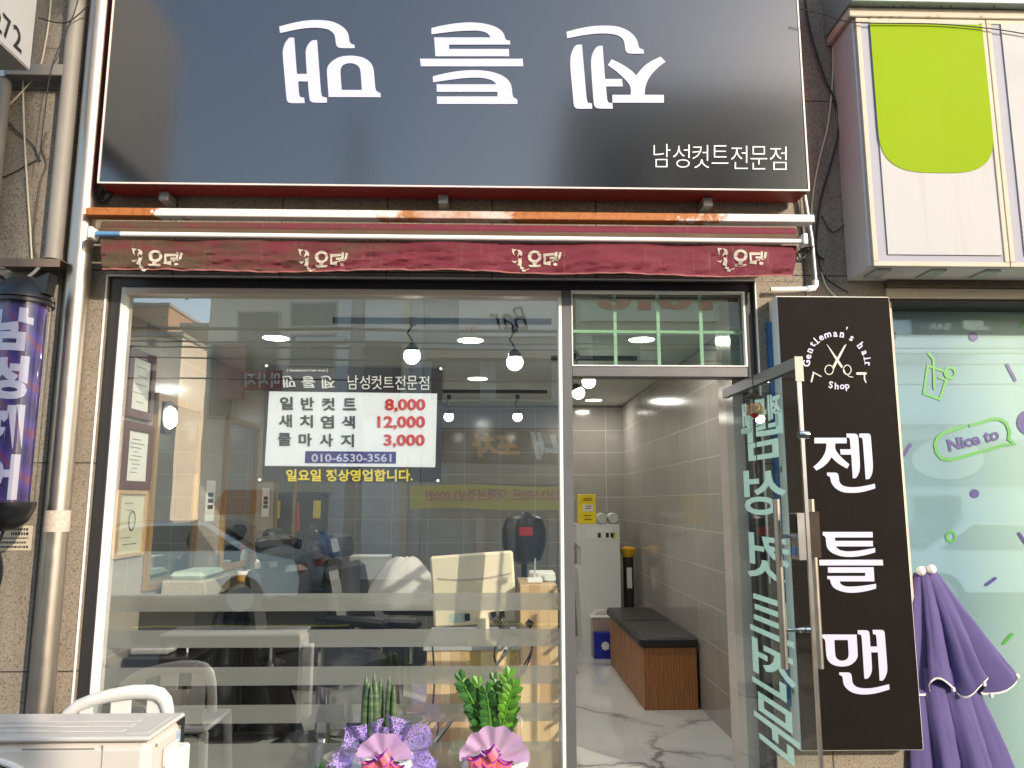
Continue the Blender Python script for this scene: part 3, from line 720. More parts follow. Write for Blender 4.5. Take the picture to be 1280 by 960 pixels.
# hanging chime on the door
ch_ = thing('door_chime', DP(.45, -.05, 1.9), 'small wooden bell chime hanging from the top rail of the glass door', 'door chime')
mb = MB(); b0 = DP(.45, -.04, 0)
mb.tube([b0 + Vector((0, 0, 2.19)), b0 + Vector((0, 0, 2.05)), b0 + Vector((0, 0, 1.76))], .0025, 6); mb.build('cord', M['cable_black'], ch_)
MB().lathe([(.035, 0), (.05, .006), (.035, .014), (.008, .03)], b0 + Vector((0, 0, 2.07)), 14).build('cap', mat('dark_bronze', (.06, .045, .03), .4, .6), ch_, smooth=True)
for dx in (-.032, .034):
    MB().lathe([(.028, 0), (.026, .03), (.018, .045), (.004, .05)], b0 + dd * dx + Vector((0, 0, 2.0)), 12).build('bell', mat('turned_wood', (.42, .24, .10), .5), ch_, smooth=True)
MB().ball(b0 + Vector((0, 0, 2.0)), .02).build('bead', M['red'], ch_, smooth=True)
mb = MB(); mb.box(b0.x - .003, b0.x + .003, b0.y - .022, b0.y + .022, 1.73, 1.775); mb.build('tag', M['black'], ch_)
# ================================================================== left of the storefront
pole_x = at(90, 440, -.11).x
pl = thing('stainless_pole', (pole_x, -.11, 0), 'polished stainless steel pole running up beside the shop window frame', 'pole')
MB().tube([(pole_x, -.11, 0), (pole_x, -.11, 5)], .055, 32).build('tube', M['steel'], pl, smooth=True)
zt_a, zt_b = at(78, 665, -.17).z, at(78, 638, -.17).z
MB().lathe([(.0562, zt_a), (.0565, (zt_a + zt_b) / 2), (.0562, zt_b)], (pole_x, -.11, 0), 32, caps=False).build('tape', mat('mottled_tape', (.50, .42, .34), .6, 0, .5, vs=60), pl, smooth=True)
dp_x = at(82, 160, -.085).x
zpb = at(68, 325, -.085).z
dp = thing('drain_pipe', (dp_x, -.085, zpb), 'grey plastic drain pipe ending above the barber pole bracket', 'pipe')
MB().tube([(dp_x, -.085, zpb), (dp_x, -.085, 5)], .041, 24).build('tube', M['grey_pvc'], dp, smooth=True)
MB().tube([(dp_x, -.085, zpb + .0), (dp_x, -.085, zpb + .03)], .0425, 24).build('collar', M['grey_pvc'], dp, smooth=True)
# projecting sign with the number
NX = -2.245
za_, zb_ = atx(38, 88, NX), None
ny1 = atx(38, 88, NX).y; nz0 = atx(38, 88, NX).z
ns = thing('projecting_sign', (NX - .09, ny1, nz0), 'white projecting sign box with black digits at the top left', 'sign')
MB().box(NX - .17, NX, ny1 - 1.3, ny1, nz0, nz0 + 1.2, b=.006).build('sign_box', M['white'], ns)
MB().box(NX - .165, NX - .004, ny1 - 1.29, ny1 - .005, nz0 - .004, nz0 - .0005).build('underside', M['galv'], ns)
mb = MB(); mb.box(NX - .13, NX - .1, ny1 - 1.2, ny1 - .1, nz0 - .02, nz0 - .0045); mb.build('rail', M['galv'], ns)
def nfn(px, py):
    q = atx(px, py, NX + .003); return q
mb = MB()
# baseline and top line follow the receding edge
for ch, pxa, pxb in (('2', -9, 2.5), ('7', 4, 14), ('2', 17, 27)):
    def base(px): return 62 + (px - 4) * .97 - 14
    V, F = text2d(ch, .012)
    ya, yb = base(pxa) - 3, base(pxb) - 3
    mb.flat(V, F, fit(V, nfn(pxa, ya), nfn(pxb, yb), nfn(pxa, ya - 30), nfn(pxb, yb - 28)))
mb.build('digits', M['ink'], ns)
MB().box(at(8, 90, -.1).x, at(83, 90, -.1).x, -.12, -.06, at(40, 96, -.1).z, at(40, 82, -.1).z, b=.003).build('bracket_arm', M['grey_pvc'], ns)
mb = MB(); mb.box(at(-30, 100, -.1).x, at(8, 100, -.1).x, -.11, -.07, at(0, 96, -.1).z, at(0, 84, -.1).z); mb.build('bracket_arm', M['galv'], ns)
gp = at(0, 200, -.07).x - .02
tag(MB().tube([(gp, -.07, 2.95), (gp, -.07, 5)], .035, 16).build('grey_post', M['grey_pvc'], smooth=True), 'thin grey post at the left edge under the white number sign', 'post')

# barber pole
bpx, bpw = at(28, 400, -.3).x, -.3
bz0, bz1 = at(8, 632, -.3).z, at(28, 378, -.3).z
bp = thing('barber_pole', (bpx, bpw, bz0 - .1), 'violet barber pole light with black caps and white lettering hanging on the granite', 'barber pole')
rb = .120
prof = [(.02, bz0 - .115), (.06, bz0 - .105), (.1, bz0 - .07), (rb + .002, bz0 - .02), (rb + .006, bz0), (rb + .006, bz0 + .016), (rb, bz0 + .018)]
MB().lathe(prof, (bpx, bpw, 0), 36).build('bottom_cap', M['black'], bp, smooth=True)
prof = [(rb, bz1 - .018), (rb + .008, bz1 - .016), (rb + .008, bz1), (rb + .003, bz1 + .004), (rb + .008, bz1 + .008), (rb + .006, bz1 + .02), (.108, bz1 + .06), (.08, bz1 + .1), (.04, bz1 + .12), (.01, bz1 + .124)]
MB().lathe(prof, (bpx, bpw, 0), 36).build('top_cap', M['black'], bp, smooth=True)
for sx in (-1, 1):
    mb = MB(); o_ = Vector((bpx + sx * .085, bpw - .03, bz1 + .03))
    A = [(-.05, 0), (.045, 0), (.055 if sx > 0 else .03, .1), (.02, .085), (-.03, .05)]
    A = [(a * sx, b) for a, b in A]
    mb.prism(A, lambda u, v_, d: o_ + Vector((u, d - .03, v_)), 0, .07); mb.build('cap_fin', M['black'], bp)
m, nt, p = newmat('violet_cylinder'); P_ = pos(nt)
sp = nd(nt, 'ShaderNodeTexWave', Scale=.9, Distortion=1.5); nt.links.new(mapv(nt, P_, rot=(0, R(35), 0), scale=(3, 3, 3)), sp.inputs['Vector'])
nt.links.new(ramp(nt, sp.outputs['Fac'], [(.2, (.03, .018, .13)), (.6, (.055, .03, .22)), (.9, (.08, .04, .25)), (.99, (.15, .04, .12))]).outputs[0], p.inputs['Base Color']); p.inputs['Roughness'].default_value = .35; M['violet'] = m
ri = rb - .022
cyl_i = MB().lathe([(ri, bz0 + .017), (ri, bz1 - .017)], (bpx, bpw, 0), 40, caps=False).build('printed_cylinder', M['violet'], bp, smooth=True)
M['acrylic'] = glassmat('clear_acrylic', (.93, .93, .93), 1.45, .05)
MB().lathe([(rb - .002, bz0 + .017), (rb - .002, bz1 - .017)], (bpx, bpw, 0), 40, caps=False).build('clear_tube', M['acrylic'], bp, smooth=True)
hh = bz1 - bz0 - .05
for i, ch in enumerate('남성헤어'):
    V, F = text2d(ch, .05); x0, x1, y0, y1 = bounds(V)
    zc = bz1 - .035 - (i + .5) * hh / 4; mb = MB()
    a0 = R(-90 + 22 if True else -90)
    def bfn(x, y):
        u = (x - x0) / (x1 - x0) - .5; v_ = (y - y0) / (y1 - y0) - .5
        a = R(-82) + u * 1.75
        return Vector((bpx + (ri + .002) * math.cos(a), bpw + (ri + .002) * math.sin(a), zc + v_ * hh / 4 * .9))
    import bmesh
    me = bpy.data.meshes.new('t'); me.from_pydata([(a, b, 0) for a, b in V], [], F); bx_ = bmesh.new(); bx_.from_mesh(me)
    bmesh.ops.triangulate(bx_, faces=bx_.faces[:])
    for _ in range(3):
        es = [e for e in bx_.edges if abs(e.verts[0].co.x - e.verts[1].co.x) > .12]
        if es: bmesh.ops.subdivide_edges(bx_, edges=es, cuts=1); bmesh.ops.triangulate(bx_, faces=bx_.faces[:])
    bx_.verts.index_update()
    mb.add([bfn(q.co.x, q.co.y) for q in bx_.verts], [[q.index for q in f.verts] for f in bx_.faces]); bx_.free(); bpy.data.meshes.remove(me)
    mb.build('letter', M['letter'], bp)
brz0, brz1 = at(40, 335, -.2).z, at(40, 325, -.2).z
mb = MB(); mb.box(bpx - .25, at(78, 330, -.2).x, -.22, -.0205, brz1 - .004, brz1, b=.001); mb.box(bpx - .25, at(78, 330, -.2).x, -.224, -.2201, brz0, brz1)
tag(mb.build('angle_bracket', mat('rust_brown_steel', (.20, .14, .10), .6, .3, .3, vs=25)), 'rusty brown angle bracket on the wall above the barber pole', 'bracket')
mb = MB(); mb.tube([(bpx, -.21, brz0), (bpx, -.25, bz1 + .16), (bpx, bpw, bz1 + .12)], .008, 8); mb.build('hanger', M['galv'], bp)
pts = [(bpx + .01, bpw, bz0 - .11)] + [(bpx + .01 + .035 * math.sin(t * 2 * math.pi) - .02, bpw - .01, bz0 - .2 - .10 * (1 - math.cos(t * 2 * math.pi))) for t in [i / 14 for i in range(15)]]
MB().tube(pts, .006, 8).build('cord', M['cable_black'], bp, smooth=True)
MB().tube([(a[0] - .012, a[1] + .012, a[2] - .01) for a in pts], .006, 8).build('cord', M['cable_black'], bp, smooth=True)
# small printed notice on the wall
nx0, nx1 = at(-8, 672, -.022).x, at(40, 672, -.022).x; nz0_, nz1_ = at(20, 688, -.022).z, at(20, 657, -.022).z
nt_ = thing('wall_notice', ((nx0 + nx1) / 2, -.022, nz0_), 'small beige printed notice stuck to the granite below the barber pole', 'notice')
MB().box(nx0, nx1, -.0225, -.0205, nz0_, nz1_).build('sheet', mat('beige_sheet', (.55, .47, .33), .6), nt_)
mb = MB()
for j, (u0, u1, h_) in enumerate(((.1, .9, .012), (.45, .92, .035), (.1, .95, .008), (.1, .9, .010), (.15, .95, .010))):
    zz = nz1_ - .018 - j * .021
    k = 0; x = mm(nx0, nx1, u0)
    while x < mm(nx0, nx1, u1) - .006:
        wd = random.uniform(.004, .012); mb.box(x, x + wd, -.0235, -.0226, zz - min(h_, .014) / 2, zz + min(h_, .014) / 2); x += wd + .004
mb.build('print_lines', M['ink'], nt_)

# ------------------------------------------------------------------ loose cables on the facade
def cable(pxs, Y, r, m, label, name='cable', sub=6):
    P = [at(a, b, Y) for a, b in pxs]
    out = []
    for i in range(len(P) - 1):
        p0, p1, p2, p3 = P[max(i - 1, 0)], P[i], P[i + 1], P[min(i + 2, len(P) - 1)]
        for k in range(sub):
            t = k / sub
            out.append(.5 * ((2 * p1) + (p2 - p0) * t + (2 * p0 - 5 * p1 + 4 * p2 - p3) * t * t + (3 * p1 - p0 - 3 * p2 + p3) * t ** 3))
    out.append(P[-1])
    return tag(MB().tube(out, r, 7).build(name, m, smooth=True), label, 'cable')
cable([(66, -40), (62, 20), (52, 78), (42, 98), (12, 131)], -.05, .0042, M['cable_cream'], 'cream cable looping down behind the white number sign')
cable([(29, 88), (29, 120), (31, 180), (35, 245), (38, 290), (40, 326)], -.045, .0045, M['cable_cream'], 'cream cable hanging straight down to the angle bracket')
cable([(100, -10), (92, 18), (66, 80), (56, 140), (49, 200)], -.14, .003, M['cable_black'], 'thin black wire slanting across the grey drain pipe')
cable([(112, 5), (88, 26), (70, 28), (48, 22)], -.15, .003, M['cable_black'], 'short black wire drooping beside the white number sign')
cable([(0, 140), (22, 165), (40, 180), (49, 200), (46, 200), (8, 220), (-10, 224)], -.03, .003, M['cable_black'], 'thin dark wire pinned to the granite left of the drain pipe')
cable([(58, 165), (53, 185), (58, 205), (50, 230), (42, 300), (52, 340), (54, 350)], -.03, .005, mat('brown_strand', (.10, .07, .045), .6), 'brown strand running down the granite behind the drain pipe')  # narrow dark brown tube lying along the wall
cable([(1006, 0), (1013, 40), (1030, 95), (1045, 130), (1048, 165), (1040, 200), (1026, 250), (1020, 300), (1022, 318), (1030, 325)], -.04, .0058, M['cable_black'], 'thick black cable bowing down the granite right of the fascia sign')
cable([(1036, 0), (1041, 60), (1040, 110), (1034, 160), (1024, 200), (1016, 245), (1013, 300)], -.035, .0045, M['cable_cream'], 'cream cable running down the granite right of the fascia sign')
cable([(1000, 11), (1030, 18), (1068, 28), (1170, 30), (1240, 36), (1290, 44)], -.3, .003, M['cable_black'], 'thin black wire strung across the top of the white and lime sign')
cable([(1010, 312), (1022, 320), (1026, 336), (1035, 350), (1060, 366)], -.03, .0035, M['cable_black'], 'black wire straying from the conduit towards the vertical sign')
cable([(1027, 270), (1040, 290), (1056, 280)], -.03, .0028, M['cable_black'], 'thin black wire hooked on the granite beside the awning end')
cable([(1027, 340), (1033, 358), (1046, 372)], -.03, .004, M['cable_cream'], 'short cream wire behind the top of the vertical sign')
# conduit at the right end of the awning
cx_ = at(1016, 300, -.06).x
cdt = thing('conduit', (cx_, -.06, at(1016, 362, -.06).z), 'grey conduit pipe with an elbow at the right end of the awning', 'conduit')
zc_ = at(1016, 361, -.06).z
MB().tube([(cx_ - .03, -.06, at(1016, 245, -.06).z), (cx_ - .006, -.06, at(1016, 300, -.06).z), (cx_, -.06, zc_ + .04), (cx_ - .005, -.06, zc_ + .01), (cx_ - .03, -.06, zc_)], .012, 12).build('tube', M['galv'], cdt, smooth=True)
MB().tube([(cx_ - .24, -.06, zc_ - .005), (cx_ - .03, -.06, zc_)], .0125, 12).build('tube', M['white_strip'], cdt, smooth=True)
MB().tube([(cx_ - .045, -.06, zc_), (cx_ - .01, -.06, zc_ + .004), (cx_ - .001, -.06, zc_ + .02), (cx_ - .001, -.06, zc_ + .045)], .0165, 12).build('elbow', M['white_strip'], cdt, smooth=True)
# tangle of black wiring at the awning ends
def tangle(c, r, n, label, sed):
    rd = random.Random(sed); mb = MB()
    for i in range(n):
        pts = []; ph = rd.random() * 6; q = rd.uniform(.5, 1)
        for k in range(14):
            a = ph + k * .5
            pts.append(Vector(c) + Vector((math.cos(a) * r * q * rd.uniform(.8, 1.15), rd.uniform(-.02, .02), math.sin(a * 1.1) * r * q * rd.uniform(.8, 1.1))))
        mb.tube(pts, .0028, 6)
    tag(mb.build('wire_tangle', M['cable_black'], smooth=True), label, 'cable')
tangle(at(132, 246, -.09), .045, 7, 'tangle of black wires under the left end of the fascia sign', 3)
tangle(at(1003, 318, -.1), .05, 6, 'tangle of black wires hanging at the right end of the awning', 5)

# ================================================================== neighbour on the right: light box, window, umbrella
YR = -.28
rx0 = at(1082, 200, YR).x; rz0 = at(1150, 333, YR).z; rz1 = at(1150, 24, YR).z
rs = thing('neighbour_light_box', (rx0 + 1, -.15, rz0), 'white and lime green light box sign above the shop next door', 'sign')
rxe = rx0 + 2.2
MB().box(rx0 - .012, rxe, YR + .012, -.021, rz0, rz1, b=.004).build('sign_box', mat('grey_beige_sheet', (.60, .55, .53), .45, .1, .1), rs)
xd = at(1247, 180, YR).x
def panel(xa, xb, nm):
    fr = .024
    mb = MB(); z0, z1 = rz0, rz1
    mb.box(xa, xb, YR - .004, YR + .011, z0, z0 + fr, b=.002); mb.box(xa, xb, YR - .004, YR + .011, z1 - fr, z1, b=.002)
    mb.box(xa, xa + fr, YR - .005, YR + .011, z0 + fr + .0005, z1 - fr - .0005, b=.002); mb.box(xb - fr, xb, YR - .005, YR + .011, z0 + fr + .0005, z1 - fr - .0005, b=.002)
    mb.build('panel_frame', M['cream_alu'], rs)
    MB().box(xa + fr, xb - fr, YR + .001, YR + .006, z0 + fr, z1 - fr).build('panel_border', M['lilac'], rs)
    s0 = .052
    return MB().prism([(xa + fr + s0, z0 + fr + .035), (xb - fr - .012, z0 + fr + .035), (xb - fr - .012, z1 - fr), (xa + fr + s0, z1 - fr)], lambda u, v_, d: Vector((u, d, v_)), YR - .006, YR + .001).build('panel_face', M['off_white'], rs)
panel(rx0, xd - .002, 1); panel(xd + .002, rxe, 2)
g0, g1 = at(1086, 120, YR).x, at(1247, 120, YR).x - .05
gz1 = at(1160, 31, YR).z; gzb = at(1175, 217, YR).z; rr = .20
mb = MB(); g0 += .03; L = [(g0, gz1), (g1, gz1)]
wx = g1 - g0
for k in range(25):
    a = math.pi * k / 24
    # superellipse bottom: flat middle, well rounded corners
    ca, sa = math.cos(a), math.sin(a)
    L.append(((g0 + g1) / 2 + wx / 2 * math.copysign(abs(ca) ** .62, ca), gzb + .26 - .26 * abs(sa) ** .62))
mb.add([(u, YR - .0085, v_) for u, v_ in L], [list(range(len(L)))]); mb.build('lime_shape', M['lime'], rs)
for px in (1100, 1168, 1235): MB().box(at(px - 10, 335, -.2).x, at(px + 10, 335, -.2).x, -.24, -.1, rz0 - .012, rz0 - .0005, b=.003).build('bracket', M['galv'], rs)
nb = thing('canopy_box', (rx0 + 1, -.2, rz1 + .07), 'pale metal canopy ledge above the white and lime sign', 'canopy')
MB().box(rx0 - .035, rxe, -.292, -.021, rz1 + .003, rz1 + .055, b=.004).build('cream_bar', M['cream_alu'], nb)
MB().box(rx0 - .045, rxe, -.34, -.021, rz1 + .056, rz1 + .4, b=.004).build('sheet_cover', mat('teal_grey_sheet', (.26, .33, .31), .5, .2, .15), nb)
for px in (1079, 1104, 1118, 1130, 1142, 1177, 1189, 1243):
    MB().ball(at(px, 8, -.341), .006, 8).build('bolt', M['black_matte'], nb)
# neighbour's window
nw = thing('neighbour_window', (XS + 1.2, .1, 0), 'pale mint filmed shop window with green and violet stickers next door', 'shop window')
zq0, zq1, zq2, zq3 = at(1200, 346, -.05).z, at(1200, 359, -.05).z, at(1200, 374, 0).z, at(1200, 378, 0).z
MB().box(XS + .0, 6.4, -.055, -.0205, zq1, zq0 + .004, b=.003).build('header_board', mat('weathered_dark_board', (.10, .07, .05), .7, 0, .4, vs=20), nw)
MB().box(XS + .004, 6.4, -.03, .05, zq2, zq1 - .001, b=.003).build('head_rail', M['cream_alu'], nw)
MB().box(XS + .004, 6.4, .0, .27, zq3, zq2 - .0005).build('gasket', M['black_matte'], nw)
MB().box(XS + .001, XS + .04, .0, .28, .25, zq3).build('jamb', M['cream_alu'], nw)
YW = .20
m, nt, p = newmat('mint_film'); P_ = pos(nt); sp = nd(nt, 'ShaderNodeSeparateXYZ'); nt.links.new(P_, sp.inputs[0])
mr = nd(nt, 'ShaderNodeMapRange'); mr.inputs['From Min'].default_value = 2.45; mr.inputs['From Max'].default_value = 2.85; nt.links.new(sp.outputs[0], mr.inputs['Value'])
nt.links.new(mixc(nt, mr.outputs[0], (.20, .36, .40), (.44, .65, .54)), p.inputs['Base Color'])  # the glow towards the right is put into the film colour
p.inputs['Roughness'].default_value = .5; gg = nd(nt, 'ShaderNodeBsdfGlossy', Roughness=.0); mx = nd(nt, 'ShaderNodeMixShader', Fac=.42); nt.links.new(p.outputs[0], mx.inputs[1]); nt.links.new(gg.outputs[0], mx.inputs[2]); nt.links.new(mx.outputs[0], nt.nodes['Material Output'].inputs['Surface']); M['mint_film'] = m
pane(MB(), XS + .04, 6.4, .25, zq3, YW).build('window_film', M['mint_film'], nw)
YK = YW - .0035
def w2(x, y): return at(1110 + x * 170 / 453, 360 + y * 360 / 960, YK)
def pw_(x, y): return at(x, y, YK)
def sticker(name, m, pts, wd, closed=False, fn=pw_): return MB().ribbon(pts, wd, fn, closed).build(name, m, nw)
gp_ = M['green_print']; vp_ = M['purple_print']
# juice cup
mb = MB(); c_ = lambda x, y: pw_(x, y)
mb.ribbon([(1160, 457), (1155, 492), (1175, 499), (1186, 466), (1160, 457)][:-1], 3.2, c_, closed=True)
mb.ribbon([(1168, 486), (1167, 456), (1167, 449), (1161, 442)], 3.0, lambda x, y: pw_(x, y) + Vector((0, -.0006, 0)))
mb.ribbon(ell(1187.5, 466, 6.5, 6.5, 18), 3, lambda x, y: pw_(x, y) + Vector((0, -.0012, 0)), closed=True)
mb.ribbon([(1174, 472), (1182, 475)], 2.6, lambda x, y: pw_(x, y) + Vector((0, -.0006, 0)))
mb.build('cup_sticker', gp_, nw)
# speech bubble
mb = MB()
mb.ribbon([(1206, 533), (1180, 541), (1172, 547), (1169, 556), (1171, 566), (1177, 573), (1188, 575), (1200, 572), (1256, 556)], 4, pw_)
mb.ribbon([(1213, 532), (1240, 524), (1250, 524), (1258, 529), (1262, 540), (1261, 549), (1268, 555), (1252, 557)], 4, lambda x, y: pw_(x, y) + Vector((0, -.0006, 0)))
mb.build('bubble_sticker', gp_, nw)
V, F = text2d('Nice to', .03)
MB().flat(V, F, fit(V, pw_(1187, 565), pw_(1250, 549.5), pw_(1183.5, 549.5), pw_(1247, 534))).build('slogan', vp_, nw)
for k, (a, b) in enumerate((((1129, 570), (1138, 556)), ((1259, 456), (1269, 475)), ((1274, 667), (1286, 684)), ((1233, 731), (1244, 723)), ((1148, 712), (1154, 718)))): sticker('dash_sticker', vp_, [a, b], 4)
for a, b in (((1157, 376), (1167, 386)), ((1276, 408), (1284, 400)), ((1255, 804), (1265, 793))): sticker('dash_sticker', gp_, [a, b], 4)
mb = MB()
for cx0, cy0, r_ in ((1217, 421, 5.6), (1218.5, 617, 5.6), (1287, 528, 16), (1116, 420, 5)):
    L = ell(cx0, cy0, r_, r_, 22); mb.add([pw_(*q) for q in L], [list(range(22))])
mb.build('dot_sticker', vp_, nw)
mb = MB().ribbon(ell(1188.5, 671, 5.5, 6, 20), 2.8, pw_, closed=True); mb.build('ring_sticker', gp_, nw)

# closed umbrella
ux, uy = at(1190, 850, .03).x, .03
um = thing('closed_umbrella', (ux, uy, 0), 'folded purple patio umbrella with white trim beside the vertical sign', 'umbrella')
ztop = at(1165, 716, uy).z; zmid = at(1200, 852, uy).z
m, nt, p = newmat('purple_canvas'); P_ = pos(nt)
nt.links.new(mixc(nt, noisef(nt, P_, 5, 4), (.07, .052, .155), (.105, .08, .225)), p.inputs['Base Color']); p.inputs['Roughness'].default_value = .85; bump(nt, p, noisef(nt, P_, 300, 2), .15, .002); M['purple'] = m
def um_r(a, z, z0, z1, r0, r1, n, amp, ph):
    t = (z1 - z) / (z1 - z0); r = mm(r0, r1, t ** .9)
    k = 1.15 * abs(math.sin((n * a + ph + .9 * math.sin(t * 2.2 + a)) / 2 + .35 * math.sin(3 * a))) ** .8 + .16 * abs(math.sin((n + 2) * a + ph * 2 + t)) + .22 * noise.noise(Vector((math.cos(a) * 3, math.sin(a) * 3, z * 3))) + .10 * noise.noise(Vector((math.cos(a) * 9, math.sin(a) * 9, z * 9)))
    return r * (1 - amp * t ** .5 + amp * t ** .5 * k)
def um_layer(z0, z1, r0, r1, n, amp, ph, hemw, lean):
    def fn(u, v_):
        a = u * 2 * math.pi; z = mm(z1, z0, v_)
        r = um_r(a, z, z0, z1, r0, r1, n, amp, ph)
        hz = hemw * math.cos(n * a + ph) * v_ ** 3
        t = v_
        return Vector((ux - .09 + lean * t + r * math.cos(a) * 1.0, uy + r * math.sin(a) * .45, z + hz))
    return fn
lo = um_layer(at(1200, 990, uy).z - .35, zmid + .08, .17, .37, 9, .42, 1.9, .02, .115)
MB().grid(300, 30, lo).build('lower_tier', M['purple'], um, smooth=True)
up = um_layer(zmid, ztop, .06, .29, 8, .5, .4, -.045, .085)
MB().grid(300, 30, up).build('upper_tier', M['purple'], um, smooth=True)
mb = MB()
pts = [up(i / 150, 1.0) for i in range(151)]
for i in range(150):
    a, b = pts[i], pts[i + 1]; ca = Vector((ux, uy, a.z)); o1 = (a - ca).normalized() * .003; o2 = (b - ca).normalized() * .003
    mb.add([a + o1 + Vector((0, 0, .006)), b + o2 + Vector((0, 0, .006)), b + o2 * .3 - Vector((0, 0, .004)), a + o1 * .3 - Vector((0, 0, .004))], [(0, 1, 2, 3)])
mb.build('trim', mat('white_trim', (.75, .72, .68), .7), um)
MB().tube([(ux - .085, uy, 0), (ux - .09, uy, ztop + .03)], .022, 14).build('pole', M['white'], um, smooth=True)
for dx, dz in ((-.13, .012), (-.075, .02)):
    MB().ball((ux + dx, uy - .03, ztop + dz), .022, 12, (1, 1, 1.1)).build('finial', M['white'], um, smooth=True)
for i in (107, 118, 131, 140):
    q = pts[i]; MB().box(q.x - .006, q.x + .009, q.y - .008, q.y + .008, q.z - .018, q.z + .003, b=.003).build('rib_tip', M['white'], um)

# ================================================================== in front of the window: outdoor unit, chair, flower pots
Ya = -1.12; xa1 = at(187, 920, Ya).x; za1 = at(187, 919, Ya).z
ac = thing('outdoor_unit', (xa1 - .4, Ya + .15, 0), 'cream air conditioner outdoor unit with a ridged lid at the bottom left', 'air conditioner')
ybk = Ya + .30; m_ac = mat('cream_enamel', (.60, .55, .49), .4, 0, .04, vs=2); zb0 = za1 - .56
MB().box(xa1 - .82, xa1, Ya, ybk - .003, zb0, za1 - .022, b=.028).build('casing', m_ac, ac)
mb = MB(); mb.box(xa1 - .826, xa1 + .004, Ya - .006, ybk, za1 - .02, za1 - .004, b=.006)
for yy in (Ya + .05, Ya + .11, Ya + .17): mb.box(xa1 - .80, xa1 - .11, yy, yy + .028, za1 - .0038, za1 + .0005, b=.002)
mb.box(xa1 - .09, xa1 - .02, Ya + .03, ybk - .04, za1 - .0038, za1 - .001, b=.001)
mb.build('top_lid', mat('cream_lid', (.56, .52, .47), .35, 0, .04), ac)
fc = Vector((xa1 - .55, Ya - .004, za1 - .33))
mb = MB()
for r_ in [.03 * k for k in range(2, 9)]:
    mb.tube([fc + Vector((r_ * math.cos(a * 2 * math.pi / 40), 0, r_ * math.sin(a * 2 * math.pi / 40))) for a in range(41)], .0035, 6)
for k in range(24):
    a = 2 * math.pi * k / 24; mb.tube([fc + Vector((.05 * math.cos(a), 0, .05 * math.sin(a))), fc + Vector((.245 * math.cos(a), 0, .245 * math.sin(a)))], .002, 5)
mb.build('fan_grille', M['galv'], ac)
MB().tube([fc + Vector((.262 * math.cos(a * 2 * math.pi / 48), -.004, .262 * math.sin(a * 2 * math.pi / 48))) for a in range(49)], .011, 8).build('grille_ring', M['white'], ac, smooth=True)
MB().lathe([(.25, -.0), (.25, .0012)], (fc.x, Ya - .0002, fc.z), 40, axis='Y').build('fan_opening', M['black_matte'], ac)
for sx_ in (xa1 - .30, xa1 - .70): MB().box(sx_ - .12, sx_ + .12, Ya - .0015, Ya + .001, za1 - .043, za1 - .040).build('panel_seam', M['grey_pvc'], ac)
MB().box(xa1 - .155, xa1 - .152, Ya - .0012, Ya + .001, zb0 + .04, za1 - .03).build('panel_seam', M['grey_pvc'], ac)
for yy, zz in ((Ya + .06, .05), (Ya + .26, .045)): MB().tube([(xa1 - .001, yy, za1 - zz), (xa1 + .003, yy, za1 - zz)], .006, 8).build('screw', M['galv'], ac)
mb = MB(); mb.box(xa1 + .0005, xa1 + .014, Ya + .11, Ya + .23, za1 - .14, za1 - .075, b=.012); mb.build('side_grip', m_ac, ac)
mb = MB(); mb.box(xa1 + .0002, xa1 + .0016, Ya + .235, Ya + .275, za1 - .3, za1 - .055); mb.build('rating_label', mat('blue_white_label', (.35, .45, .58), .5, 0, .6, vs=90), ac)
MB().box(xa1 + .001, xa1 + .06, ybk - .17, ybk - .08, zb0 + .05, za1 - .085, b=.008).build('valve_cover', M['white'], ac)
MB().box(xa1 - .818, xa1 + .0022, ybk - .03, ybk + .004, zb0 + .002, za1 - .022).build('rear_coil', mat('dark_coil_fins', (.025, .025, .025), .5, .3, .3, vs=60), ac)
for x in (xa1 - .75, xa1 - .1): MB().box(x - .03, x + .03, Ya + .01, ybk - .02, zb0 - .06, zb0 - .001, b=.004).build('foot', M['black_matte'], ac)
mb = MB()
mb.box(xa1 - .85, xa1 + .02, Ya + .02, ybk - .03, 0, zb0 - .062, b=.01); 
tag(mb.build('concrete_plinth', mat('concrete', (.3, .29, .27), .85, 0, .15, bs=.3)), 'low concrete plinth under the cream outdoor unit', 'plinth')

yc = -.22
chx0, chx1 = at(84, 880, yc).x, at(211, 880, yc).x; ctop = at(170, 861, yc).z
cw = (chx1 - chx0) / 2; cxm = (chx0 + chx1) / 2
chr_ = thing('plastic_chair', (cxm, yc, 0), 'white plastic garden chair standing behind the outdoor unit', 'chair')
m_ch = mat('white_chair_plastic', (.66, .64, .60), .35, 0, .03)
arc = [at(px, py, yc) for px, py in ((80, 900), (84, 893), (98, 882), (116, 875), (140, 869), (165, 865), (188, 865), (200, 868), (207, 876), (210, 888), (211, 905), (211, 930))]
MB().tube(arc, [.024, .025, .027, .028, .029, .031, .032, .031, .029, .026, .024, .024], 16).build('back_rim', m_ch, chr_, smooth=True)
for pxa, pya, wd in ((108, 879, .03), (152, 868, .046), (194, 868, .036)):
    a = at(pxa, pya, yc + .004); MB().box(a.x - wd, a.x + wd, yc - .002, yc + .012, .46, a.z, b=.005).build('back_slat', m_ch, chr_)
mb = MB(); mb.box(cxm - cw * .92, cxm + cw * .92, yc + .026, yc + .034, ctop - .22, ctop - .12, b=.004); mb.build('back_panel', m_ch, chr_)
MB().box(cxm - cw * .95, cxm + cw * .95, yc - .4, yc + .01, .42, .445, b=.01).build('seat', m_ch, chr_)
